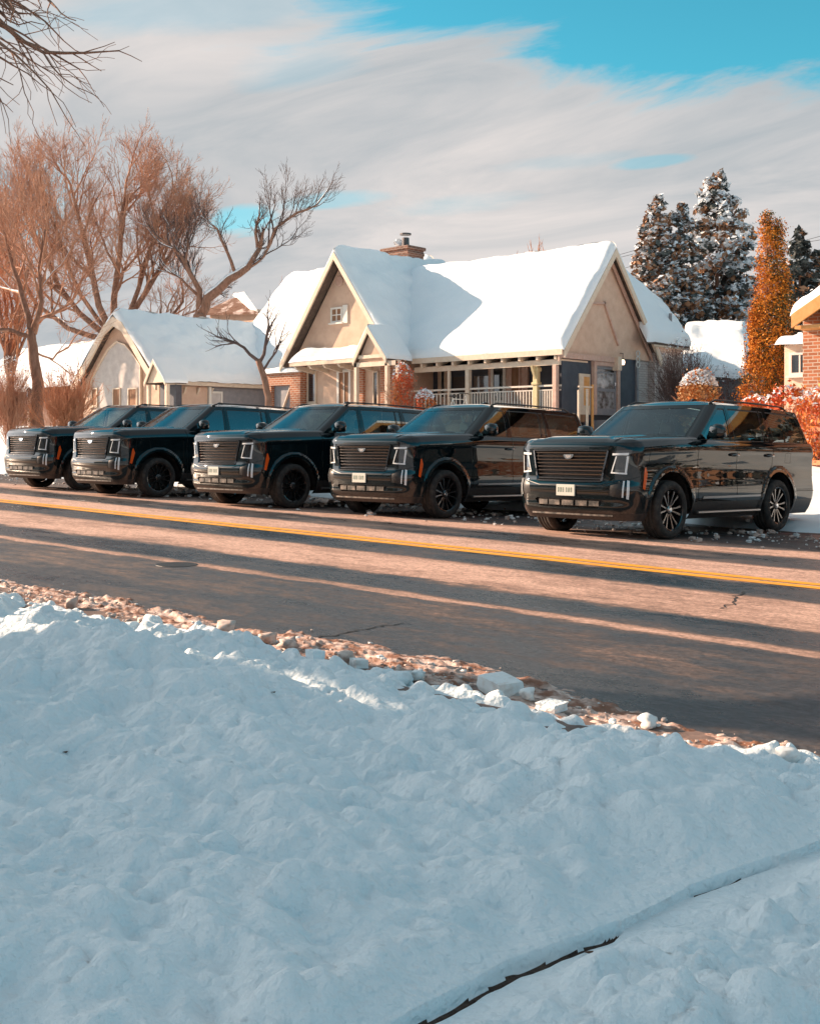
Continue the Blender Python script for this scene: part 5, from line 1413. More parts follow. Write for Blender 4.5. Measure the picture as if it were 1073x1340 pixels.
# ---------------------------------------------------------------- left neighbour
Nh = thing('bungalow', 'low bungalow left of the cottage with a rounded gable end and snow on its roof', 'house', (-45.6, 33, ground_z(-45.6, 30)))
g2 = ground_z(-45.6, 30) - .3
prof = [(-49.2, 4.15), (-48.15, 5.10), (-47.1, 6.15), (-46.35, 6.90), (-45.6, 7.25), (-44.9, 6.95), (-44.1, 6.15), (-43.15, 5.12), (-42.25, 4.20)]
m = MB(); m.prism([(-48.9, 30.0, g2)] + [(x, 30.0, z - .25) for x, z in prof[1:-1]][:0] + [(-42.6, 30.0, g2), (-42.6, 30.0, 4.3)] + [(x + (.0), 30.0, z - .22) for x, z in prof[::-1][1:-1]] + [(-48.9, 30.0, 4.2)], (0, 6, 0)); m.build('wall', STUCCO, Nh)
m = MB()
for a, b in zip(prof[:-1], prof[1:]): deck(m, (a[0], 29.6, a[1]), (b[0], 29.6, b[1]), (b[0], 36.5, b[1]), (a[0], 36.5, a[1]), .12)
r0 = m.build('roof', SHINGLE, Nh)
for k, (a, b) in enumerate(zip(prof[:-1], prof[1:])):
    m = MB(); m.prism([(a[0], 29.55, a[1] + .02), (b[0], 29.55, b[1] + .02), (b[0], 29.55, b[1] - .42), (a[0], 29.55, a[1] - .42)], (0, .09, 0)); m.build('rake_board', TRIM, Nh, fix=True)
# white arch panel in the gable
arch = [(-47.9, 3.0), (-43.9, 3.0), (-43.9, 4.95), (-44.5, 5.5), (-45.1, 5.95), (-45.8, 6.15), (-46.5, 5.85), (-47.2, 5.2), (-47.9, 4.5)]
m = MB(); m.prism([(x, 29.99, z) for x, z in arch], (0, -.05, 0)); ar = m.build('arched_panel', STUCCO2, Nh, fix=True)
m = MB()
for a, b in zip(arch[1:] + arch[:1], arch[2:] + arch[:2]): m.bar((a[0], 29.93, a[1]), (b[0], 29.93, b[1]), .06, .12, up=(0, 1, 0))
m.build('arch_trim', TRIM, Nh)
for (a, b) in ((118, 128), (148, 158), (168, 180)):
    xa, xb = px_on_y(a, 29.9), px_on_y(b, 29.9); window_y(Nh, 29.93, xa, xb, zpy(532, xa, 29.9), zpy(508, xa, 29.9), TRIM, pane=CURTAIN, fw=.06)
# roof snow of the bungalow
slab('snow', (-42.2, 29.6, 4.28), (-42.2, 36.3, 4.28), (-45.6, 38.2, 7.36), (-45.6, 29.6, 7.36), .30, r0, (1, 1, 1, 0), seed=31, r=.35, amp=.3, arch=.16)
slab('snow', (-49.2, 38, 4.15), (-49.2, 29.6, 4.15), (-45.6, 29.6, 7.36), (-45.6, 38.2, 7.36), .25, r0, (1, 1, 1, 0), seed=32, r=.3, amp=.4, arch=.16)
m = MB(); m.box(-42.30, -42.24, 29.6, 36.2, 4.06, 4.24); m.build('fascia', TRIM, Nh)
m = MB(); m.box(-42.62, -42.50, 30.1, 32.6, g2, 4.05); m.build('side_wall', STUCCO, Nh)
m = MB(); m.box(-42.62, -42.50, 32.7, 36.3, g2, 4.05); m.build('side_wall', GREYW, Nh)
m = MB(); m.cbox(-42.5, -42.36, 32.58, 32.72, g2, 4.05, .01); m.build('corner_post', WHITE, Nh)
yy = px_on_x(272, -42.5); y2 = px_on_x(291, -42.5); window_x(Nh, -42.49, yy, y2, 2.75, 3.85, WHITE, pane=STUCCO2)
for k in range(4):
    m = MB(); yk = 30.5 + k * .75; m.prism([(-42.48, yk - .04, 3.98), (-42.28, yk - .04, 3.98), (-42.48, yk - .04, 3.66)], (0, .08, 0)); m.build('rafter_tail', TRIM, Nh, fix=True)
# its little entry gablet
xa, xb = px_on_y(189, 28.9), px_on_y(217, 28.9); xm = (xa + xb) / 2 - .1; zt = zpy(470, xm, 28.9); ze_ = zpy(500, xm, 28.9)
m = MB(); deck(m, (xa, 28.9, ze_), (xa, 30, ze_), (xm, 30, zt), (xm, 28.9, zt), .08); deck(m, (xm, 28.9, zt), (xm, 30, zt), (xb, 30, ze_), (xb, 28.9, ze_), .08); r1 = m.build('entry_roof', SHINGLE, Nh)
slab('snow', (xb, 28.9, ze_), (xb, 30, ze_), (xm, 30, zt), (xm, 28.9, zt), .12, r1, (1, 0, 1, 0), seed=35, r=.1)
m = MB(); m.prism([(xa + .1, 29.0, ze_ - .02), (xb - .1, 29.0, ze_ - .02), (xm, 29.0, zt - .12)], (0, .1, 0)); m.build('entry_gable', TRIM, Nh)
for q in ((xa, xm, ze_, zt), (xm, xb, zt, ze_)):
    m = MB(); m.prism([(q[0], 28.88, q[2] + .02), (q[1], 28.88, q[3] + .02), (q[1], 28.88, q[3] - .18), (q[0], 28.88, q[2] - .18)], (0, .06, 0)); m.build('rake_board', TRIM, r1, fix=True)
for xx in (xa + .12, xb - .12):
    m = MB(); m.cbox(xx - .08, xx + .08, 29.0, 29.16, g2, ze_ - .1, .01); m.build('entry_post', TRIM, Nh)
m = MB(); m.box(xa + .2, xb - .2, 29.6, 29.9, g2, ze_ - .1); m.build('door', SLATE, Nh)

# ---------------------------------------------------------------- roof between the two houses
B = thing('rear_house', 'house behind, only its tall sunlit snow roof showing left of the cottage', 'house', (-40.5, 38, ground_z(-40, 38)))
m = MB(); m.prism([(-45.4, 36.5, 5.0), (-45.4, 43.9, 5.0), (-45.4, 40.2, 9.6)], (9.6, 0, 0)); m.box(-45.4, -36.2, 36.4, 43, ground_z(-40, 38) - .2, 5.2); m.build('wall', STUCCO, B)
m = MB(); deck(m, (-45.9, 36.0, 5.1), (-35.4, 36.0, 5.1), (-35.4, 40.2, 9.95), (-45.9, 40.2, 9.95)); deck(m, (-45.9, 40.2, 9.95), (-35.4, 40.2, 9.95), (-35.4, 44.4, 5.1), (-45.9, 44.4, 5.1)); br_ = m.build('roof', SHINGLE, B)
slab('snow', (-45.9, 36.0, 5.1), (-35.4, 36.0, 5.1), (-35.4, 40.2, 9.95), (-45.9, 40.2, 9.95), .42, br_, (1, 1, 1, 0), seed=41, r=.9, amp=.35, step=.25)
slab('snow', (-35.4, 44.4, 5.1), (-45.9, 44.4, 5.1), (-45.9, 40.2, 9.95), (-35.4, 40.2, 9.95), .42, br_, (1, 1, 1, 0), seed=42, r=.6, step=.4)
# dark shingle roof further back
B2 = thing('rear_house', 'house far behind with a brown shingled roof streaked by thin snow', 'house', (-60, 56, ground_z(-60, 56)))
a = at(262, 82, 410); b = at(338, 78, 408); c = at(322, 82, 384); d = at(300, 84, 392)
m = MB(); m.prism([a, b, c, d], (0, 0, -.15)); o = m.build('roof', mat('brown_shingle', (0.17, 0.085, 0.055), .9, noise=(1.2, 5, (0.55, 0.45, 0.42), .52, .62)), B2, fix=True)
m = MB(); m.box(min(a.x, b.x) + .5, max(a.x, b.x) - .5, max(a.y, b.y) + .3, max(a.y, b.y) + 5, 1.5, a.z - .1); m.build('wall', STUCCO, B2)
slab('snow', b + Vector((-1.2, .3, .15)), b, c, c + Vector((-1.4, 0, .0)), .25, B2, (1, 1, 1, 1), seed=44, step=.3)
# far left house: snow roof behind the trees
B3 = thing('rear_house', 'house at the far left edge, its low snow roof seen through bare branches', 'house', (-66, 38, ground_z(-66, 38)))
g3 = ground_z(-66, 38)
m = MB(); m.box(-74, -57.5, 37, 44, g3 - .3, g3 + 2.5); m.build('wall', mat('brown_siding', (0.20, 0.10, 0.07), .8), B3)
m = MB(); deck(m, (-74.5, 36.4, g3 + 2.4), (-57, 36.4, g3 + 2.4), (-57, 40.5, g3 + 5.2), (-74.5, 40.5, g3 + 5.2)); deck(m, (-74.5, 40.5, g3 + 5.2), (-57, 40.5, g3 + 5.2), (-57, 44.6, g3 + 2.4), (-74.5, 44.6, g3 + 2.4)); q = m.build('roof', SHINGLE, B3)
slab('snow', (-74.5, 36.4, g3 + 2.4), (-57, 36.4, g3 + 2.4), (-57, 40.5, g3 + 5.2), (-74.5, 40.5, g3 + 5.2), .35, q, (1, 1, 1, 0), seed=45, r=.4, step=.3)
m = MB(); m.prism([(-57.6, 37, g3 + 2.3), (-57.6, 44, g3 + 2.3), (-57.6, 40.5, g3 + 4.8)], (-.2, 0, 0)); m.build('gable_wall', mat('far_siding', (0.3, 0.2, 0.15), .8), B3)
# house behind, between the cottage and the spruces' right
B4 = thing('rear_house', 'house between the cottage and the golden tree, only its snowy roof showing', 'house', (-21, 47, ground_z(-21, 47)))
p0, p1, p2, p3 = at(890, 46, 492), at(982, 44, 494), at(976, 49, 426), at(898, 51, 426)
m = MB(); deck(m, p0, p1, p2, p3, .12); q = m.build('roof', SHINGLE, B4)
slab('snow', p0, p1, p2, p3, .35, q, (1, 1, 1, 1), seed=47, r=.3, step=.2, amp=.5)
m = MB(); m.box(min(p0.x, p1.x) + .4, max(p0.x, p1.x) - .4, max(p0.y, p1.y) + .6, max(p0.y, p1.y) + 3, 1.2, p0.z - .2); m.build('wall', GREYW, B4)

# ---------------------------------------------------------------- right brick house
K = thing('brick_house', 'orange brick house at the right edge with an orange fascia under roof snow', 'house', (-8, 31, ground_z(-8, 29)))
g5 = ground_z(-9, 28) - .2
yk = 27.0
xk0 = px_on_y(1050, yk); xe = px_on_y(1037, yk - .6)
zk = zpy(412, xe, yk - .6)
m = MB(); m.prism([(xk0, yk, g5), (xk0 + 9, yk, g5), (xk0 + 9, yk, zk - .1), (xk0 + 4.5, yk, zk + 2.4), (xk0, yk, zk - .1)], (0, 8, 0)); m.build('wall', ORBRICK, K)
m = MB(); deck(m, (xe, yk - .6, zk), (xe, yk + 8.5, zk), (xe + 4.9, yk + 8.5, zk + 2.9), (xe + 4.9, yk - .6, zk + 2.9)); deck(m, (xe + 4.9, yk - .6, zk + 2.9), (xe + 4.9, yk + 8.5, zk + 2.9), (xe + 9.8, yk + 8.5, zk), (xe + 9.8, yk - .6, zk)); q = m.build('roof', SHINGLE, K)
slab('snow', (xe, yk + 8.5, zk), (xe, yk - .6, zk), (xe + 4.9, yk - .6, zk + 2.9), (xe + 4.9, yk + 8.5, zk + 2.9), .25, q, (1, 1, 1, 0), seed=51, r=.2)
slab('snow', (xe + 9.8, yk - .6, zk), (xe + 9.8, yk + 8.5, zk), (xe + 4.9, yk + 8.5, zk + 2.9), (xe + 4.9, yk - .6, zk + 2.9), .25, q, (1, 1, 1, 0), seed=52, r=.2)
for (a, b) in (((xe, yk - .62, zk), (xe + 4.9, yk - .62, zk + 2.9)), ((xe + 4.9, yk - .62, zk + 2.9), (xe + 9.8, yk - .62, zk))):
    a, b = Vector(a), Vector(b); m = MB(); m.prism([a, b, b - Vector((0, 0, .32)), a - Vector((0, 0, .32))], (0, -.07, 0)); m.build('rake_board', ORWOOD, K, fix=True)
m = MB(); m.box(xe + .02, xe + 9.78, yk - .55, yk - .003, zk - .34, zk - .26); m.build('soffit', ORWOOD, K)
# cream bay beside the brick wall
xb0 = px_on_y(1026, yk + 2); m = MB(); m.box(xb0, xk0 - .02, yk + 2, yk + 5, g5, zpy(452, xb0, yk + 2)); bw = m.build('side_bay', TRIM, K)
window_y(K, yk + 1.99, xb0 + .15, xk0 - .08, zpy(492, xb0, yk + 2), zpy(462, xb0, yk + 2), WHITE, pane=PANE, bars=3, fw=.07)
slab('snow', (xb0 - .1, yk + 1.8, zpy(452, xb0, yk + 2)), (xk0, yk + 1.8, zpy(452, xb0, yk + 2)), (xk0, yk + 4.5, zpy(452, xb0, yk + 2) + .4), (xb0 - .1, yk + 4.5, zpy(452, xb0, yk + 2) + .4), .2, bw, (1, 1, 1, 1), seed=54, r=.15)

# ---------------------------------------------------------------- yard walls and fences
W1 = thing('garden_wall', 'low orange brick wall with snow on top between bungalow and cottage', 'wall', (-36.5, 29.6, ground_z(-36, 29.6)))
xa, xb = px_on_y(350, 29.6), px_on_y(396, 29.6); zt = zpy(487, xb, 29.6); zo = zpy(503, xb, 29.6)
m = MB(); m.box(xa, xb, 29.5, 29.8, zo, zt); m.box(xb - .6, xb, 29.5, 29.8, GZ, zo - .002); m.box(xa, xa + .35, 29.5, 29.8, GZ, zo - .002); m.build('wall', ORBRICK, W1)
slab('snow', (xa, 29.42, zt), (xb, 29.42, zt), (xb, 29.88, zt + .05), (xa, 29.88, zt + .05), .16, W1, (1, 1, 1, 1), seed=61, r=.12, amp=.6)
G1 = thing('gate', 'grey board gate with a diagonal brace under the brick wall', 'gate', ((xa + xb) / 2, 29.7, ground_z(-36, 29.6)))
m = MB(); m.box(xa + .37, xb - .62, 29.66, 29.72, GZ, zo - .01); m.build('boards', GREYW, G1)
m = MB(); m.bar((xa + .5, 29.63, GZ + .5), (xb - .7, 29.63, zo - .1), .05, .12, up=(0, 1, 0)); m.build('brace', TRIM, G1)
F1 = thing('board_fence', 'dark brown board fence with a snow capped rail at the left edge', 'fence', (-60, 31, ground_z(-60, 31)))
gz_ = ground_z(-58, 31)
xa, xb = px_on_y(-40, 31), px_on_y(44, 31)
fencem = mat('dark_fence', (0.12, 0.05, 0.035), .8, noise=(6, 5, (0.22, 0.10, 0.07), .3, .7))
m = MB(); zt = zpy(512, xb, 31)
k = xa
rngf = random.Random(2)
while k < xb:
    m.box(k, k + .24, 31.0 + rngf.uniform(0, .02), 31.04, gz_ - .3, zt + rngf.uniform(-.04, .04)); k += .29
m.build('boards', fencem, F1)
m = MB(); m.bar((xa, 30.94, zt - .2), (xb, 30.94, zt - .2), .08, .12); m.bar((xa, 30.94, gz_ + .5), (xb, 30.94, gz_ + .5), .08, .12); m.build('rail', fencem, F1)
slab('snow', (xa, 30.9, zt), (xb, 30.9, zt), (xb, 31.15, zt + .02), (xa, 31.15, zt + .02), .2, F1, (1, 1, 1, 1), seed=63, r=.12, amp=.7)
# lantern post by the big tree
q = at(39, 43, 560); LP = thing('lantern_post', 'short white lantern post just left of the bare tree trunk', 'lamp post', (q.x, q.y, q.z))
m = MB(); m.tube([(0, 0, -.3), (0, 0, 1.15)], .05, 8); m.build('post', WHITE, LP, world=False)
m = MB(); m.cbox(-.09, .09, -.09, .09, 1.15, 1.42, .02); m.lathe([(0, .14), (.10, .02), (.12, 0)], (0, 0, 1.42), 'z', 4); m.build('lantern', DARKCHROME, LP, world=False)
# red rail fence at the right edge
RF_ = thing('rail_fence', 'red brown wooden rail fence behind the nearest SUV at the right edge', 'fence', (-9, 21, ground_z(-9, 21)))
p0, p1 = at(1040, 24.5, 562), at(1120, 22.5, 560)
redw = mat('red_wood', (0.42, 0.12, 0.05), .7, noise=(7, 4, (0.55, 0.2, 0.08), .3, .7))
m = MB(); m.bar(p0, p1, .06, .10); m.build('rail', redw, RF_)
m = MB(); m.bar(p0 - Vector((0, 0, .7)), p1 - Vector((0, 0, .7)), .06, .10); m.build('rail', redw, RF_)
for k in range(5):
    q = p0.lerp(p1, k / 4); m = MB(); m.box(q.x - .05, q.x + .05, q.y + .06, q.y + .16, q.z - 1.5, q.z + .12); m.build('post', redw, RF_)

# ---------------------------------------------------------------- near side: unseen house, added and shaped to shade the verge
S = thing('added_shade_house', 'unseen two storey house added on the near side to shade the verge', 'house', (-25, -5, ground_z(-25, -5)))
def gh(x0, x1, yr, hw, ze, zr, wx0, wx1, seed):
    m = MB(); m.prism([(wx0, yr - hw + .4, 0), (wx0, yr + hw - .4, 0), (wx0, yr + hw - .4, ze), (wx0, yr, zr - .2), (wx0, yr - hw + .4, ze)], (wx1 - wx0, 0, 0)); m.build('wall', STUCCO2, S)
    m = MB(); deck(m, (x0, yr - hw, ze), (x1, yr - hw, ze), (x1, yr, zr), (x0, yr, zr)); deck(m, (x0, yr, zr), (x1, yr, zr), (x1, yr + hw, ze), (x0, yr + hw, ze)); r_2 = m.build('roof', SHINGLE, S)
    slab('snow', (x0, yr + hw, ze), (x1, yr + hw, ze), (x1, yr, zr), (x0, yr, zr), .2, r_2, (1, 1, 1, 0), seed=seed, r=.2, step=.4)
    slab('snow', (x1, yr - hw, ze), (x0, yr - hw, ze), (x0, yr, zr), (x1, yr, zr), .2, r_2, (1, 1, 1, 0), seed=seed + 1, r=.2, step=.4)
ZS = 10.0
gh(-17.8, -12.0, -4.6, 4.2, 5.85, 9.3, -17.4, -12.4, 71)
gh(-41.0, -17.9, -4.6, 3.8, 4.65, 7.7, -40.6, -17.45, 73)
for (xx, zz) in ((-27.5, 1.6), (-24.0, 1.6), (-31.5, 1.6), (-16.3, 1.6), (-13.6, 1.6), (-16.3, 4.1), (-13.6, 4.1)):
    yo = 0 if xx > -17.5 else -.4; m = MB(); m.box(xx - .5, xx + .5, yo - .80, yo - .74, zz, zz + 1.3); q = m.build('window', WHITE, S); m = MB(); m.box(xx - .42, xx + .42, yo - .738, yo - .73, zz + .08, zz + 1.22); m.build('pane', PANE, q)
m = MB(); m.box(-21.9, -20.9, -1.20, -1.14, .5, 2.6); m.build('door', WOOD, S)

S2 = thing('added_tan_house', 'unseen tan gabled house added further right for the SUV reflections', 'house', (5, 30, ground_z(5, 30)))  # two unseen houses added for the SUV sides to reflect
for (x0, x1, y0, ze, zr, mt_, sd_) in ((1.5, 9.5, 26.5, 4.2, 7.0, STUCCO, 81), (14, 24, 27.5, 4.6, 7.6, ORBRICK, 83)):
    if sd_ == 83: S2 = thing('brick_house', 'unseen brick house added far to the right for the SUV reflections', 'house', (19, 31, ground_z(19, 31)))
    g6 = ground_z((x0 + x1) / 2, 28) - .3; ze += g6; zr += g6; xm = (x0 + x1) / 2
    m = MB(); m.prism([(x0, y0, g6), (x1, y0, g6), (x1, y0, ze), (xm, y0, zr - .2), (x0, y0, ze)], (0, 9, 0)); m.build('wall', mt_, S2)
    m = MB(); deck(m, (x0 - .4, y0 - .4, ze - .2), (x0 - .4, y0 + 9.3, ze - .2), (xm, y0 + 9.3, zr), (xm, y0 - .4, zr)); deck(m, (xm, y0 - .4, zr), (xm, y0 + 9.3, zr), (x1 + .4, y0 + 9.3, ze - .2), (x1 + .4, y0 - .4, ze - .2)); q = m.build('roof', SHINGLE, S2)
    slab('snow', (x0 - .4, y0 + 9.3, ze - .2), (x0 - .4, y0 - .4, ze - .2), (xm, y0 - .4, zr), (xm, y0 + 9.3, zr), .22, q, (1, 1, 1, 0), seed=sd_, step=.4)
    slab('snow', (x1 + .4, y0 - .4, ze - .2), (x1 + .4, y0 + 9.3, ze - .2), (xm, y0 + 9.3, zr), (xm, y0 - .4, zr), .22, q, (1, 1, 1, 0), seed=sd_ + 1, step=.4)
    for xx in (x0 + 1.8, x1 - 1.8): window_y(S2, y0, xx - .7, xx + .7, g6 + 1.3, g6 + 2.7, WHITE, bars=1)
    m = MB(); m.box(xm - .5, xm + .5, y0 - .05, y0 - .003, g6 + .3, g6 + 2.5); m.build('door', WOOD, S2)
# ================================================================ TREES AND SHRUBS
BARK = mat('brown_bark', (0.19, 0.095, 0.06), 0.9, noise=(9, 6, (0.36, 0.20, 0.14), .35, .7), bump=(18, .7, .02), scale=(1, 1, .3))
TWIG = mat('orange_brown_twigs', (0.41, 0.19, 0.11), 0.85, noise=(2, 3, (0.55, 0.31, 0.21), .35, .7))
TWIGO = mat('russet_twigs', (0.46, 0.17, 0.08), 0.85, noise=(2, 3, (0.56, 0.27, 0.15), .35, .7))
TWIGD = mat('dark_twigs', (0.085, 0.055, 0.050), 0.85, noise=(2, 3, (0.16, 0.10, 0.085), .35, .7))
BRSNOW = mat('branch_snow', (0.82, 0.86, 0.90), 0.7)
def rot_about(v, ax, a):
    return v * math.cos(a) + ax.cross(v) * math.sin(a) + ax * ax.dot(v) * (1 - math.cos(a))
class Tree:
    def __init__(s, seed, up=.10, gnarl=.22, spread=.75, shrink=.70, minr=.006, snow=0.0):
        s.r = random.Random(seed); s.tr = MB(); s.cr = MB(); s.sn = MB(); s.up = up; s.g = gnarl; s.sp = spread; s.sh = shrink; s.minr = minr; s.snow = snow; s.first = True
    def path(s, p, d, L, nseg, droop=0.0):
        pts = [Vector(p)]; d = Vector(d).normalized()
        for i in range(nseg):
            q = Vector((s.r.gauss(0, 1), s.r.gauss(0, 1), s.r.gauss(0, 1))) * s.g
            d = (d + q * (.55) + Vector((0, 0, s.up - droop))).normalized()
            pts.append(pts[-1] + d * L / nseg)
        return pts, d
    def emit(s, pts, r0, r1, level):
        n = len(pts); rad = [r0 + (r1 - r0) * i / (n - 1) for i in range(n)]
        if r0 > .09: s.tr.tube(pts, rad, 9)
        elif r0 > .03: s.cr.tube(pts, rad, 6, cap=False)
        elif r0 > .012: s.cr.tube(pts, rad, 4, cap=False)
        else: s.cr.tube(pts, rad, 3, cap=False)
        if s.snow and r0 > .022 and s.r.random() < s.snow:
            hor = abs((pts[-1] - pts[0]).normalized().z) < .85
            if hor: s.sn.tube([p + Vector((0, 0, a * .75)) for p, a in zip(pts, rad)], [a * .72 + .006 for a in rad], 6)
    def limb(s, pts, r0, r1, level, nb, Lf=.62, tip=True):
        """an explicit limb path that sprouts branches"""
        s.emit(pts, r0, r1, level)
        tot = sum((b - a).length for a, b in zip(pts[:-1], pts[1:]))
        for k in range(nb):
            t = .25 + .75 * (k + s.r.random()) / nb
            i = min(int(t * (len(pts) - 1)), len(pts) - 2); f = t * (len(pts) - 1) - i
            p = pts[i].lerp(pts[i + 1], f); d = (pts[i + 1] - pts[i]).normalized(); r = (r0 + (r1 - r0) * t)
            s.branch(p, d, tot * Lf * (1.15 - .5 * t) * s.r.uniform(.7, 1.2), r * s.r.uniform(.45, .7), level + 1)
        if tip: s.branch(pts[-1], (pts[-1] - pts[-2]).normalized(), tot * Lf * .7, r1, level + 1, ang=.15)
    def branch(s, p, d, L, r, level, ang=None):
        if L < .12 or level > 7: return
        r = max(r, s.minr)
        ax = d.cross(Vector((s.r.gauss(0, 1), s.r.gauss(0, 1), s.r.gauss(0, 1))))
        if ax.length < 1e-3: return
        ax.normalize(); a = ang if ang is not None else s.sp * s.r.uniform(.6, 1.25)
        d2 = rot_about(d, ax, a)
        pts, de = s.path(p, d2, L, 5 if L > 1 else 3)
        s.emit(pts, r, max(r * .45, s.minr * .8), level)
        if L < .45: return
        nb = s.r.choice((3, 4, 4, 5)) if L > .9 else s.r.choice((2, 3))
        for k in range(nb):
            t = .3 + .7 * (k + s.r.random()) / nb
            i = min(int(t * (len(pts) - 1)), len(pts) - 2); f = t * (len(pts) - 1) - i
            q = pts[i].lerp(pts[i + 1], f); dd = (pts[i + 1] - pts[i]).normalized()
            s.branch(q, dd, L * s.sh * (1.1 - .45 * t) * s.r.uniform(.75, 1.15), r * (1 - .5 * t) * .62, level + 1)
        s.branch(pts[-1], de, L * s.sh * .8, r * .45, level + 1, ang=.12)
    def build(s, name, label, base, twig=None, group=None, cat='tree'):
        root = thing(name, label, cat, base, 0, group)
        if s.tr.v: s.tr.build('trunk', BARK, root, smooth=True)
        if s.cr.v: s.cr.build('crown', twig or TWIG, root, smooth=True)
        if s.sn.v: tag(s.sn.build('snow', BRSNOW, root, smooth=True), kind='stuff')
        return root
def lerp_path(P, n, rng, j):
    out = []
    for a, b in zip(P[:-1], P[1:]):
        for i in range(n):
            q = a.lerp(b, i / n); out.append(q + Vector((rng.gauss(0, j), rng.gauss(0, j), rng.gauss(0, j))) if i else q)
    return out + [P[-1]]

# A: street tree in the left yard with its trunk in full view
A = Tree(3, up=.05, gnarl=.24, spread=.68, shrink=.72, snow=.25); Y0 = 42.5
def W(px, py, Y): return at(px, Y, py)
base = W(50, 566, Y0)
tk = lerp_path([W(50, 570, Y0), W(48, 540, Y0), W(50, 500, Y0), W(44, 455, Y0), W(41, 430, Y0)], 3, A.r, .02)
A.emit(tk, .27, .15, 0)
A.limb(lerp_path([W(41, 432, Y0), W(30, 390, Y0 + .4), W(18, 350, Y0 + .8), W(5, 300, Y0 + 1)], 2, A.r, .05), .13, .05, 1, 8)
A.limb(lerp_path([W(42, 434, Y0), W(55, 395, Y0 - .3), W(52, 350, Y0 - .5), W(60, 300, Y0 - .5)], 2, A.r, .05), .11, .04, 1, 8)
A.limb(lerp_path([W(46, 437, Y0), W(50, 418, Y0 + .2), W(72, 410, Y0 + .2), W(95, 395, Y0 - .4), W(112, 360, Y0 - .7)], 2, A.r, .04), .09, .035, 1, 7)
A.limb(lerp_path([W(42, 440, Y0), W(15, 432, Y0), W(-15, 425, Y0 - .3), W(-50, 380, Y0)], 2, A.r, .05), .10, .04, 1, 8)
A.limb(lerp_path([W(44, 460, Y0), W(70, 470, Y0 + .6), W(90, 455, Y0 + 1), W(110, 430, Y0 + 1)], 2, A.r, .05), .05, .02, 1, 5)
A.build('bare_tree', 'bare street tree with a thick orange lit trunk left of the row of SUVs', base, TWIG, 'bare winter trees')
# B: the wide multi stemmed tree behind it
Bt = Tree(8, up=.09, gnarl=.26, spread=.62, shrink=.70, snow=.0, minr=.009); Y1 = 76
b0 = W(150, 470, Y1); bz = b0.copy(); bz.z = ground_z(b0.x, b0.y)
Bt.emit(lerp_path([bz, W(150, 440, Y1)], 3, Bt.r, .02), .55, .42, 0)
for (pts, r0, nb) in (([(150, 442), (130, 400), (118, 340), (105, 290), (95, 250)], .26, 11), ([(150, 440), (150, 390), (158, 330), (160, 280), (165, 245)], .26, 11), ([(152, 442), (180, 400), (205, 360), (225, 330), (240, 300)], .22, 11),
                      ([(150, 445), (105, 410), (75, 370), (50, 320), (30, 270)], .22, 11), ([(150, 444), (170, 410), (190, 350), (205, 300), (215, 270)], .20, 10), ([(150, 446), (90, 430), (50, 400), (15, 350), (-10, 300)], .2, 10), ([(152, 446), (130, 420), (90, 350), (70, 290), (55, 250)], .18, 9), ([(152, 446), (215, 425), (240, 395), (235, 360)], .15, 8)):
    Bt.limb(lerp_path([W(a, b, Y1 + Bt.r.uniform(-1.5, 1.5) * (i > 0)) for i, (a, b) in enumerate(pts)], 2, Bt.r, .06), r0, r0 * .32, 1, nb, Lf=.36)
Bt.build('bare_tree', 'large many stemmed bare tree spreading behind the bungalow', bz, TWIG, 'bare winter trees')
# C: the leaning tree with snow on its limb
Ct = Tree(14, up=.14, gnarl=.26, spread=.72, shrink=.70, snow=.8, minr=.009); Y2 = 71
c0 = W(262, 470, Y2); cz = c0.copy(); cz.z = ground_z(c0.x, c0.y)
Ct.emit(lerp_path([cz, W(262, 425, Y2), W(262, 412, Y2)], 3, Ct.r, .02), .50, .40, 0)
Ct.limb(lerp_path([W(262, 414, Y2), W(272, 390, Y2), W(300, 366, Y2), W(325, 350, Y2), W(340, 325, Y2)], 2, Ct.r, .04), .36, .16, 1, 3, Lf=.3)
Ct.limb(lerp_path([W(325, 350, Y2), W(345, 335, Y2), W(360, 300, Y2), W(390, 278, Y2), W(415, 268, Y2)], 2, Ct.r, .05), .14, .05, 1, 11, Lf=.36)
Ct.limb(lerp_path([W(338, 330, Y2), W(336, 295, Y2), W(340, 275, Y2)], 3, Ct.r, .06), .12, .04, 1, 8, Lf=.38)
Ct.limb(lerp_path([W(308, 358, Y2), W(298, 330, Y2), W(285, 300, Y2), W(268, 282, Y2)], 2, Ct.r, .06), .12, .04, 1, 7, Lf=.4)
Ct.limb(lerp_path([W(262, 418, Y2), W(262, 380, Y2), W(245, 350, Y2), W(232, 328, Y2), W(210, 312, Y2)], 2, Ct.r, .05), .22, .06, 1, 9, Lf=.42)
Ct.limb(lerp_path([W(258, 385, Y2), W(235, 362, Y2), W(210, 350, Y2)], 2, Ct.r, .06), .10, .04, 1, 7, Lf=.5)
Ct.build('bare_tree', 'old leaning bare tree with snow lying along its thick slanting limb', cz, TWIGD, 'bare winter trees')
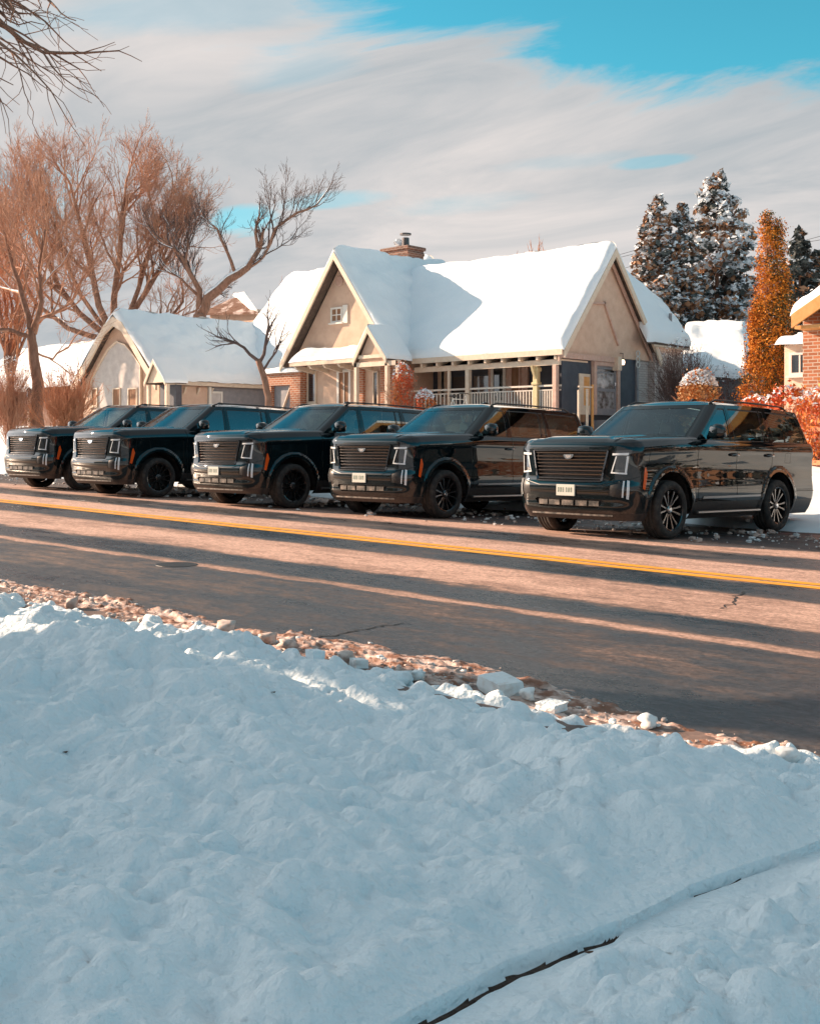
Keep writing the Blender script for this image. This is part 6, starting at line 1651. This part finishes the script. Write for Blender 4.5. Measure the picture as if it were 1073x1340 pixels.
# D: small tree in front of the gap
Dt = Tree(21, up=.10, gnarl=.30, spread=.75, shrink=.70, snow=.15, minr=.007); Y3 = 40
d0 = W(352, 540, Y3); dz = d0.copy(); dz.z = ground_z(d0.x, d0.y)
Dt.emit(lerp_path([dz, W(352, 520, Y3), W(345, 490, Y3), W(338, 470, Y3)], 3, Dt.r, .015), .13, .10, 0)
Dt.limb(lerp_path([W(338, 472, Y3), W(320, 455, Y3), W(300, 445, Y3), W(284, 440, Y3)], 2, Dt.r, .03), .07, .02, 1, 7, Lf=.45)
Dt.limb(lerp_path([W(340, 475, Y3), W(348, 450, Y3), W(352, 425, Y3), W(350, 410, Y3)], 2, Dt.r, .03), .07, .02, 1, 7, Lf=.42)
Dt.limb(lerp_path([W(345, 485, Y3), W(362, 460, Y3), W(370, 435, Y3)], 2, Dt.r, .03), .05, .018, 1, 6, Lf=.42)
Dt.build('bare_tree', 'small crooked bare tree in front of the bungalow roof end', dz, TWIGD, 'bare winter trees')
# E: thicket of distant bare trees
def simple_tree(seed, px, Y, top, wd, label, twig, nlimb=6, Lf=.45, mr=.010, base_py=None):
    T = Tree(seed, up=.16, gnarl=.20, spread=.55, shrink=.72, minr=mr)
    b = at(px, Y, 500); g = Vector((b.x, b.y, ground_z(b.x, b.y) if Y < 75 else ground_z(b.x, b.y)))
    tp = at(px, Y, top); Ht = tp.z - g.z; rr = random.Random(seed)
    T.emit(lerp_path([g, g + Vector((0, 0, Ht * .3))], 3, rr, .04), Ht * .022, Ht * .017, 0)
    for k in range(nlimb):
        f = (k + .5) / nlimb * 2 - 1; e = at(px + f * wd, Y + rr.uniform(-1, 1), top + abs(f) * 20 + rr.uniform(5, 35))
        s0 = g + Vector((0, 0, Ht * rr.uniform(.25, .32))); md = s0.lerp(e, .5) + Vector((0, 0, -.04 * Ht))
        md.x += (s0.x - e.x) * .12; md.y += (s0.y - e.y) * .12
        T.limb(lerp_path([s0, md, e], 3, rr, .05), Ht * .012, Ht * .004, 1, 8, Lf=Lf)
    return T.build('bare_tree', label, g, twig, 'bare winter trees')
simple_tree(31, -20, 56, 240, 60, 'bare tree cut by the left edge of the picture, behind the street tree', TWIG, 5, .26, mr=.008)
simple_tree(32, 15, 48, 330, 42, 'russet bushy tree low at the left edge under the tall bare tree', TWIGO, 7, .30, mr=.007)
simple_tree(33, 700, 92, 325, 26, 'reddish bare treetop showing over the middle of the cottage ridge', TWIGO, 6, .13, mr=.010)
simple_tree(34, 752, 95, 322, 9, 'small bare treetop over the right end of the cottage ridge', TWIGO, 3, .11, mr=.010)
simple_tree(35, 375, 95, 372, 22, 'far bare treetop between the leaning tree and the cottage gable', TWIG, 4, .14, mr=.010)
simple_tree(36, 205, 75, 385, 40, 'dense reddish bare tree behind the left end of the bungalow roof', TWIG, 6, .26, mr=.009)
simple_tree(37, 108, 46, 465, 30, 'low russet bush tree in front of the rounded gable', TWIGO, 6, .28, mr=.006)
simple_tree(38, 420, 100, 368, 12, 'faint bare treetop just left of the cottage peak', TWIG, 3, .12, mr=.010)
simple_tree(39, 72, 44, 480, 24, 'russet thicket right of the thick street tree trunk', TWIGO, 7, .3, mr=.006)
# F: near tree whose branches hang into the top left corner
Ft = Tree(44, up=-.04, gnarl=.42, spread=.62, shrink=.74, minr=.0035); f0 = Vector((-13.6, 1.25, ground_z(-13.6, 1.25)))
Ft.emit(lerp_path([f0, f0 + Vector((.1, 0, 2.5)), f0 + Vector((.2, .1, 4.6))], 3, Ft.r, .02), .38, .30, 0)
top = f0 + Vector((.2, .1, 4.6))
Ft.limb(lerp_path([top, at(-260, 12, -60), at(-90, 11, -40), at(-70, 10.5, -10), at(-40, 10.2, 20)], 3, Ft.r, .04), .15, .022, 1, 12, Lf=.17)
Ft.limb(lerp_path([top, at(-300, 12, 60), at(-120, 11.5, 20), at(-80, 11, 30), at(-50, 10.8, 65)], 3, Ft.r, .04), .13, .02, 1, 11, Lf=.15)
Ft.limb(lerp_path([top, at(-260, 13, -120), at(-110, 12.5, -60), at(-60, 12, -40), at(-25, 11.8, -15)], 3, Ft.r, .04), .12, .018, 1, 8, Lf=.17)
Ft.limb(lerp_path([top, f0 + Vector((-1.5, 1, 7)), f0 + Vector((-2.5, 2, 9.5))], 3, Ft.r, .05), .14, .04, 1, 6, Lf=.45)
Ft.limb(lerp_path([top, f0 + Vector((-1.0, -2, 7)), f0 + Vector((-2, -3, 9))], 3, Ft.r, .05), .14, .04, 1, 6, Lf=.45)
Ft.build('bare_tree', 'near bare tree whose dark branches hang into the top left corner', f0, BARK, 'bare winter trees')

# ---------------------------------------------------------------- leafy and needled plants: many small faces
def cards(P, size, rs, flat=.0, up=None):
    """bent rhombic leaves at points P; flat = how far they lie level"""
    n = len(P); N = rs.normal(size=(n, 3)); N[:, 2] = N[:, 2] * (1 - flat) + flat * 2.2
    if up is not None: N += up
    N /= np.linalg.norm(N, axis=1, keepdims=True); T = np.cross(N, rs.normal(size=(n, 3))); T /= np.linalg.norm(T, axis=1, keepdims=True); Bv = np.cross(N, T)
    s = size[:, None]; a = rs.uniform(.45, .8, (n, 1))
    return np.stack([P - T * s, P - Bv * s * a + N * s * .18, P + T * s, P + Bv * s * a + N * s * .18], 1)
def leafmesh(name, groups, mats_, parent, **k):
    V = np.concatenate([g.reshape(-1, 3) for g in groups]); n = len(V) // 4
    F = np.arange(n * 4, dtype=np.int64).reshape(-1, 4); fm = np.concatenate([np.full(len(g), i, np.int32) for i, g in enumerate(groups)])
    return mk(name, V, F, mats_, parent, False, fm)
NEED_D = mat('dark_needles', (0.045, 0.050, 0.048), .8); NEED_SUN = mat('sunlit_needles', (0.36, 0.19, 0.105), .8); NEED_G = mat('blue_green_needles', (0.085, 0.10, 0.095), .8)  # the brown copy puts warm sunlight into the needle colour
def spruce(px, Y, top, wpx, label, seed, dens=1.0, tips=None, warm=.5, snow=.3, base_py=None, shape=1.0, name='spruce', mats3=None, size=.16, grp='snow dusted spruces behind the cottage', fullness=.5):
    rs = np.random.RandomState(seed); b = at(px, Y, 500); g = np.array([b.x, b.y, ground_z(b.x, b.y)])
    root = thing(name, label, 'tree', tuple(g), 0, grp)
    tips = tips or [(0, top, 1.0)]
    gs = [[], [], [], []]; tr = MB()
    for (dx, tp, wf) in tips:
        q = at(px + dx, Y, tp); Ht = q.z - g[2]; c = np.array([q.x, q.y]); Rm = wpx / 2 / FPX * Y * wf * 1.75
        tr.tube([(c[0], c[1], g[2]), (c[0], c[1], g[2] + Ht * .95)], [Ht * .018, .02], 7)
        nb = int(150 * dens * wf * Ht / 8)
        for k in range(nb):
            t = rs.rand() ** 1.05 * .95 + .05                 # 0 bottom, 1 top
            prof_ = (1 - t) ** shape * (1 - fullness * .0) + .03; prof_ = min(prof_, .55 + .45 * (1 - t)) if shape < 1 else prof_
            L = Rm * prof_ * rs.uniform(.7, 1.12); az = rs.rand() * 2 * PI
            z0 = g[2] + Ht * t; m_ = max(int(14 * L / (size * 2) * .8 + 14), 12)
            s_ = rs.uniform(.12, 1, m_) ** .7; wdt = .30 * L * (1 - s_ * .55) + size * .5
            lat = rs.normal(size=m_) * wdt * .5
            x = c[0] + math.cos(az) * L * s_ - math.sin(az) * lat; y = c[1] + math.sin(az) * L * s_ + math.cos(az) * lat
            z = z0 - L * .28 * s_ + L * .22 * s_ ** 3 + rs.normal(size=m_) * size * .35
            P = np.stack([x, y, z], 1); sz = size * rs.uniform(.5, 1.15, m_)
            kind = rs.rand(m_); sn_ = kind < snow * (.5 + s_ * .8)
            P2 = P.copy(); P2[:, 2] += size * .35
            outw = rs.rand() < warm
            c_ = cards(P, sz, rs, .15)
            for i in range(m_):
                if not sn_[i]: gs[(1 if (outw and rs.rand() < .75) else (0 if rs.rand() < .5 else 2))].append(c_[i:i + 1])
            if sn_.any(): gs[3].append(cards(P2[sn_], sz[sn_] * .85, rs, .75))
    gs = [np.concatenate(x) if x else np.zeros((0, 4, 3)) for x in gs]
    mm = mats3 or [NEED_D, NEED_SUN, NEED_G, BRSNOW]
    tr.build('trunk', BARK, root, smooth=True)
    leafmesh('crown', gs, mm, root)
    return root
spruce(938, 55, 226, 150, 'tallest snow dusted spruce, with the sharp top, right of the cottage', 101, 1.5, [(0, 226, 1.0)], warm=.7, snow=.60, shape=.72, size=.20)
spruce(862, 53, 255, 80, 'twin topped sunlit spruce standing just right of the cottage peak', 102, 1.6, [(0, 258, 1.0), (-10, 270, .8), (30, 268, .9)], warm=.75, snow=.45, shape=.62, size=.18)
spruce(1046, 42, 302, 62, 'dark spruce behind the golden columnar tree', 103, 1.5, [(0, 302, 1.0), (22, 330, .7)], warm=.12, snow=.14, shape=.60, size=.15)
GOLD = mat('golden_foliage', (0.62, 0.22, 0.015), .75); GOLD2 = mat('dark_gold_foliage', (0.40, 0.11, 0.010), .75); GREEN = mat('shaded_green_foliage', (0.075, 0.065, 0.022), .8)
def column(px, Y, tips, base_py, wpx, label, seed):
    rs = np.random.RandomState(seed); b = at(px, Y, base_py); g = np.array([b.x, b.y, ground_z(b.x, b.y)]); root = thing('arborvitae', label, 'tree', tuple(g)); gs = [[], [], []]; tr = MB()
    for (dx, tp, wf, zb) in tips:
        q = at(px + dx, Y, tp); Ht = q.z - g[2]; Rm = wpx / 2 / FPX * Y * wf; tr.tube([(q.x, q.y, g[2]), (q.x, q.y, g[2] + Ht * .9)], [.09, .02], 7)
        for k in range(int(420 * wf)):
            t = zb + (1 - zb) * rs.rand(); az = rs.rand() * 2 * PI
            pr = Rm * min(1.0, 1.18 * (1 - t) ** .74 + .03) * (.85 + .15 * math.sin(t * 9 + seed)) * (.75 + .25 * min(t * 6, 1)); rr2 = pr * rs.uniform(.55, 1.08)
            m_ = 34; hh = rs.rand(m_) * .42; sp_ = .05 + .07 * np.sin(hh / .42 * PI)
            P = np.stack([q.x + math.cos(az) * rr2 + rs.normal(size=m_) * sp_, q.y + math.sin(az) * rr2 + rs.normal(size=m_) * sp_, g[2] + Ht * t + hh - .2], 1)
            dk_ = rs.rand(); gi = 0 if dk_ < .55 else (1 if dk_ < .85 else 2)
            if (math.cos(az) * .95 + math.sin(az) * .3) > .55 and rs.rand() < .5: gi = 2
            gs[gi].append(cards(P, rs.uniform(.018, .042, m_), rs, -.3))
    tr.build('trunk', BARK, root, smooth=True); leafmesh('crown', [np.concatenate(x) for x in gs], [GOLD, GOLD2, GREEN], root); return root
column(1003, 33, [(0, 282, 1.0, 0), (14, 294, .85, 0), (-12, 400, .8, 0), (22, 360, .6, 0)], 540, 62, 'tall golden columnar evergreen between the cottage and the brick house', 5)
def shrub(px, Y, py0, py1, wpx, label, seed, cols, n, size, snowcap=0, stems=TWIG, name='shrub', cat='shrub', ns=22, depthf=1.0):
    rs = np.random.RandomState(seed); rg = random.Random(seed); c = at(px, Y, py1); gz = min(ground_z(c.x, c.y), c.z); Ht = at(px, Y, py0).z - gz; Rm = wpx / 2 / FPX * Y
    root = thing(name, label, cat, (c.x, c.y, gz)); m = MB()
    T = Tree(seed, up=.12, gnarl=.25, spread=.6, shrink=.7, minr=.005)
    for k in range(ns):
        az = rg.uniform(0, 2 * PI); e = rg.uniform(.15, 1)
        d = Vector((math.cos(az) * Rm * e, math.sin(az) * Rm * e * depthf, Ht * (1 - .35 * e * e)))
        T.branch(Vector((c.x + d.x * .1, c.y + d.y * .1, gz)), d.normalized(), d.length * .52, .014, 3, ang=.1)
    T.cr.build('stems', stems, root, smooth=True)
    if n:
        gs = []
        for (mt, fr) in cols:
            k = int(n * fr); ncl = max(k // 30, 3); C_ = rs.normal(size=(ncl, 3)); C_ /= np.linalg.norm(C_, axis=1, keepdims=True); C_ *= rs.uniform(.45, 1, (ncl, 1)) ** .6
            P = np.repeat(C_, 30, 0) + rs.normal(size=(ncl * 30, 3)) * .15
            P = P * np.array([Rm, Rm * depthf, Ht * .5]) * .93 + np.array([c.x, c.y, gz + Ht * .53]); gs.append(cards(P, rs.uniform(.5, 1.1, len(P)) * size, rs, .1))
        if snowcap:
            k = snowcap; a = rs.rand(k) * 2 * PI; r_ = np.sqrt(rs.rand(k)) * .85
            P = np.stack([c.x + np.cos(a) * r_ * Rm, c.y + np.sin(a) * r_ * Rm * depthf, gz + Ht * (.55 + .47 * np.sqrt(1 - r_ ** 2)) + rs.rand(k) * .06], 1); gs.append(cards(P, rs.uniform(.7, 1.5, k) * size, rs, .8)); cols = list(cols) + [(BRSNOW, 1)]
        leafmesh('leaves', gs, [q[0] for q in cols], root)
    return root
REDL = mat('red_orange_leaf', (0.62, 0.10, 0.025), .6); ORL = mat('orange_leaf', (0.70, 0.21, 0.035), .6); TANL = mat('tan_leaf', (0.50, 0.27, 0.11), .7); DKL = mat('dark_red_leaf', (0.16, 0.05, 0.04), .7)
shrub(914, 33, 488, 545, 56, 'round tan shrub capped with snow right of the cottage', 201, [(TANL, .6), (GOLD2, .4)], 4200, .05, 900)
shrub(1030, 26, 508, 590, 60, 'red leaved shrub under the golden tree behind the nearest SUV', 202, [(REDL, .5), (ORL, .5)], 1500, .055, 60)
shrub(1072, 24, 510, 620, 60, 'thin orange leaved shrub with snow clots at the right edge', 203, [(REDL, .4), (ORL, .6)], 1500, .05, 90)
shrub(990, 30, 520, 560, 50, 'low orange shrub hugging the foot of the golden tree', 206, [(ORL, .6), (REDL, .4)], 1400, .05, 60)
shrub(527, 38.5, 478, 540, 34, 'bright red orange shrub by the left end of the porch', 204, [(REDL, .6), (ORL, .4)], 2200, .045, 60)
shrub(556, 38, 512, 545, 30, 'low red orange shrub with snow in front of the porch door', 207, [(REDL, .5), (ORL, .5)], 900, .045, 220)
shrub(892, 38, 445, 540, 60, 'leafless dark red bush against the whitewashed side wall', 205, [(DKL, 1)], 1100, .035, 120, stems=TWIGD, ns=46)
shrub(945, 40, 480, 545, 45, 'leafless dark bush between the tan shrub and the golden tree', 208, [(DKL, 1)], 400, .04, 100, stems=TWIGD, ns=30)
shrub(85, 41, 480, 560, 50, 'tangled russet bush beside the street tree', 209, [(TANL, .3), (DKL, .2)], 500, .04, 60, stems=TWIGO, ns=60)
shrub(15, 42, 470, 520, 60, 'snowy brown bush over the board fence at the left edge', 210, [(TANL, .4)], 400, .04, 160, stems=TWIG, ns=50)
# bicycle-like white garden chair by the porch steps
q = at(598, 37.5, 545); gz = ground_z(q.x, q.y); Cb = thing('bicycle', 'pale bicycle leaning against the porch railing', 'bicycle', (q.x, q.y, FLOOR - .35))
for k, dx in enumerate((-.50, .50)):
    m = MB(); m.tube([(dx + .31 * math.cos(2 * PI * i / 20), 0, .33 + .31 * math.sin(2 * PI * i / 20)) for i in range(21)], .022, 6, cap=False); wo2 = m.build('wheel', WHITE, Cb, smooth=True, world=False)
    m = MB()
    for i in range(10): m.tube([(dx, 0, .33), (dx + .30 * math.cos(2 * PI * i / 10), 0, .33 + .30 * math.sin(2 * PI * i / 10))], .005, 3)
    m.build('spokes', SATIN, wo2, world=False)
m = MB(); m.tube([(-.5, 0, .33), (-.15, 0, .85), (.38, 0, .82), (0, 0, .33), (-.5, 0, .33)], .018, 6); m.tube([(0, 0, .33), (-.18, 0, .92)], .018, 6); m.tube([(.5, 0, .33), (.36, 0, .95)], .018, 6); m.build('frame', WHITE, Cb, smooth=True, world=False)
m = MB(); m.cbox(-.30, -.06, -.07, .07, .92, .98, .02); m.build('saddle', PLASTIC, Cb, world=False)
m = MB(); m.tube([(.30, -.25, 1.0), (.36, -.12, 1.02), (.36, .12, 1.02), (.30, .25, 1.0)], .015, 6); m.build('handlebar', PLASTIC, Cb, world=False)
# power lines and the poles that carry them
for k, (pl_, ya) in enumerate(((560, 331), (1120, 300))):
    pass
def pole(px, Y, top, label):
    q = at(px, Y, top); g = ground_z(q.x, q.y); r_ = thing('utility_pole', label, 'utility pole', (q.x, q.y, g)); h = q.z - g
    m = MB(); m.tube([(0, 0, 0), (0, 0, h)], [.16, .11], 10); m.build('pole', WOOD, r_, world=False)
    m = MB(); m.box(-1.1, 1.1, -.06, .06, h - .55, h - .42); m.build('crossarm', WOOD, r_, world=False)
    return q
qa = pole(1135, 74, 285, 'utility pole outside the picture to the right'); qb = pole(905, 84, 300, 'utility pole hidden behind the tallest spruce'); qc = pole(598, 96, 345, 'far utility pole hidden behind the cottage roof')
WIRE = mat('wire', (0.05, 0.05, 0.055), .6)
for (a, b, nm) in ((qa, qb, 'right of the spruces'), (qb, qc, 'over the cottage ridge')):
    for k, (dx, dz) in enumerate(((-1.0, -.4), (1.0, -.4), (0, -1.4))):
        pts = [a.lerp(b, i / 12) + Vector((dx, 0, dz - 1.1 * math.sin(PI * i / 12))) for i in range(13)]
        m = MB(); m.tube(pts, .018, 4); tag(m.build('power_line', WIRE), ('upper near', 'upper far', 'lowest')[k] + ' power line ' + nm, 'power line', 'power lines behind the houses')

spruce(1910, 17.7, 60, 900, 'unseen dense evergreen added at the right for the SUV reflections', 121, .5, warm=.4, snow=.2, shape=.7, size=.22, grp='unseen evergreens added for reflections')  # two unseen evergreens added as dark shapes for the SUVs to reflect
spruce(2750, 14.5, -100, 1300, 'second unseen evergreen added further right for the SUV reflections', 122, .5, warm=.4, snow=.2, shape=.7, size=.22, grp='unseen evergreens added for reflections')
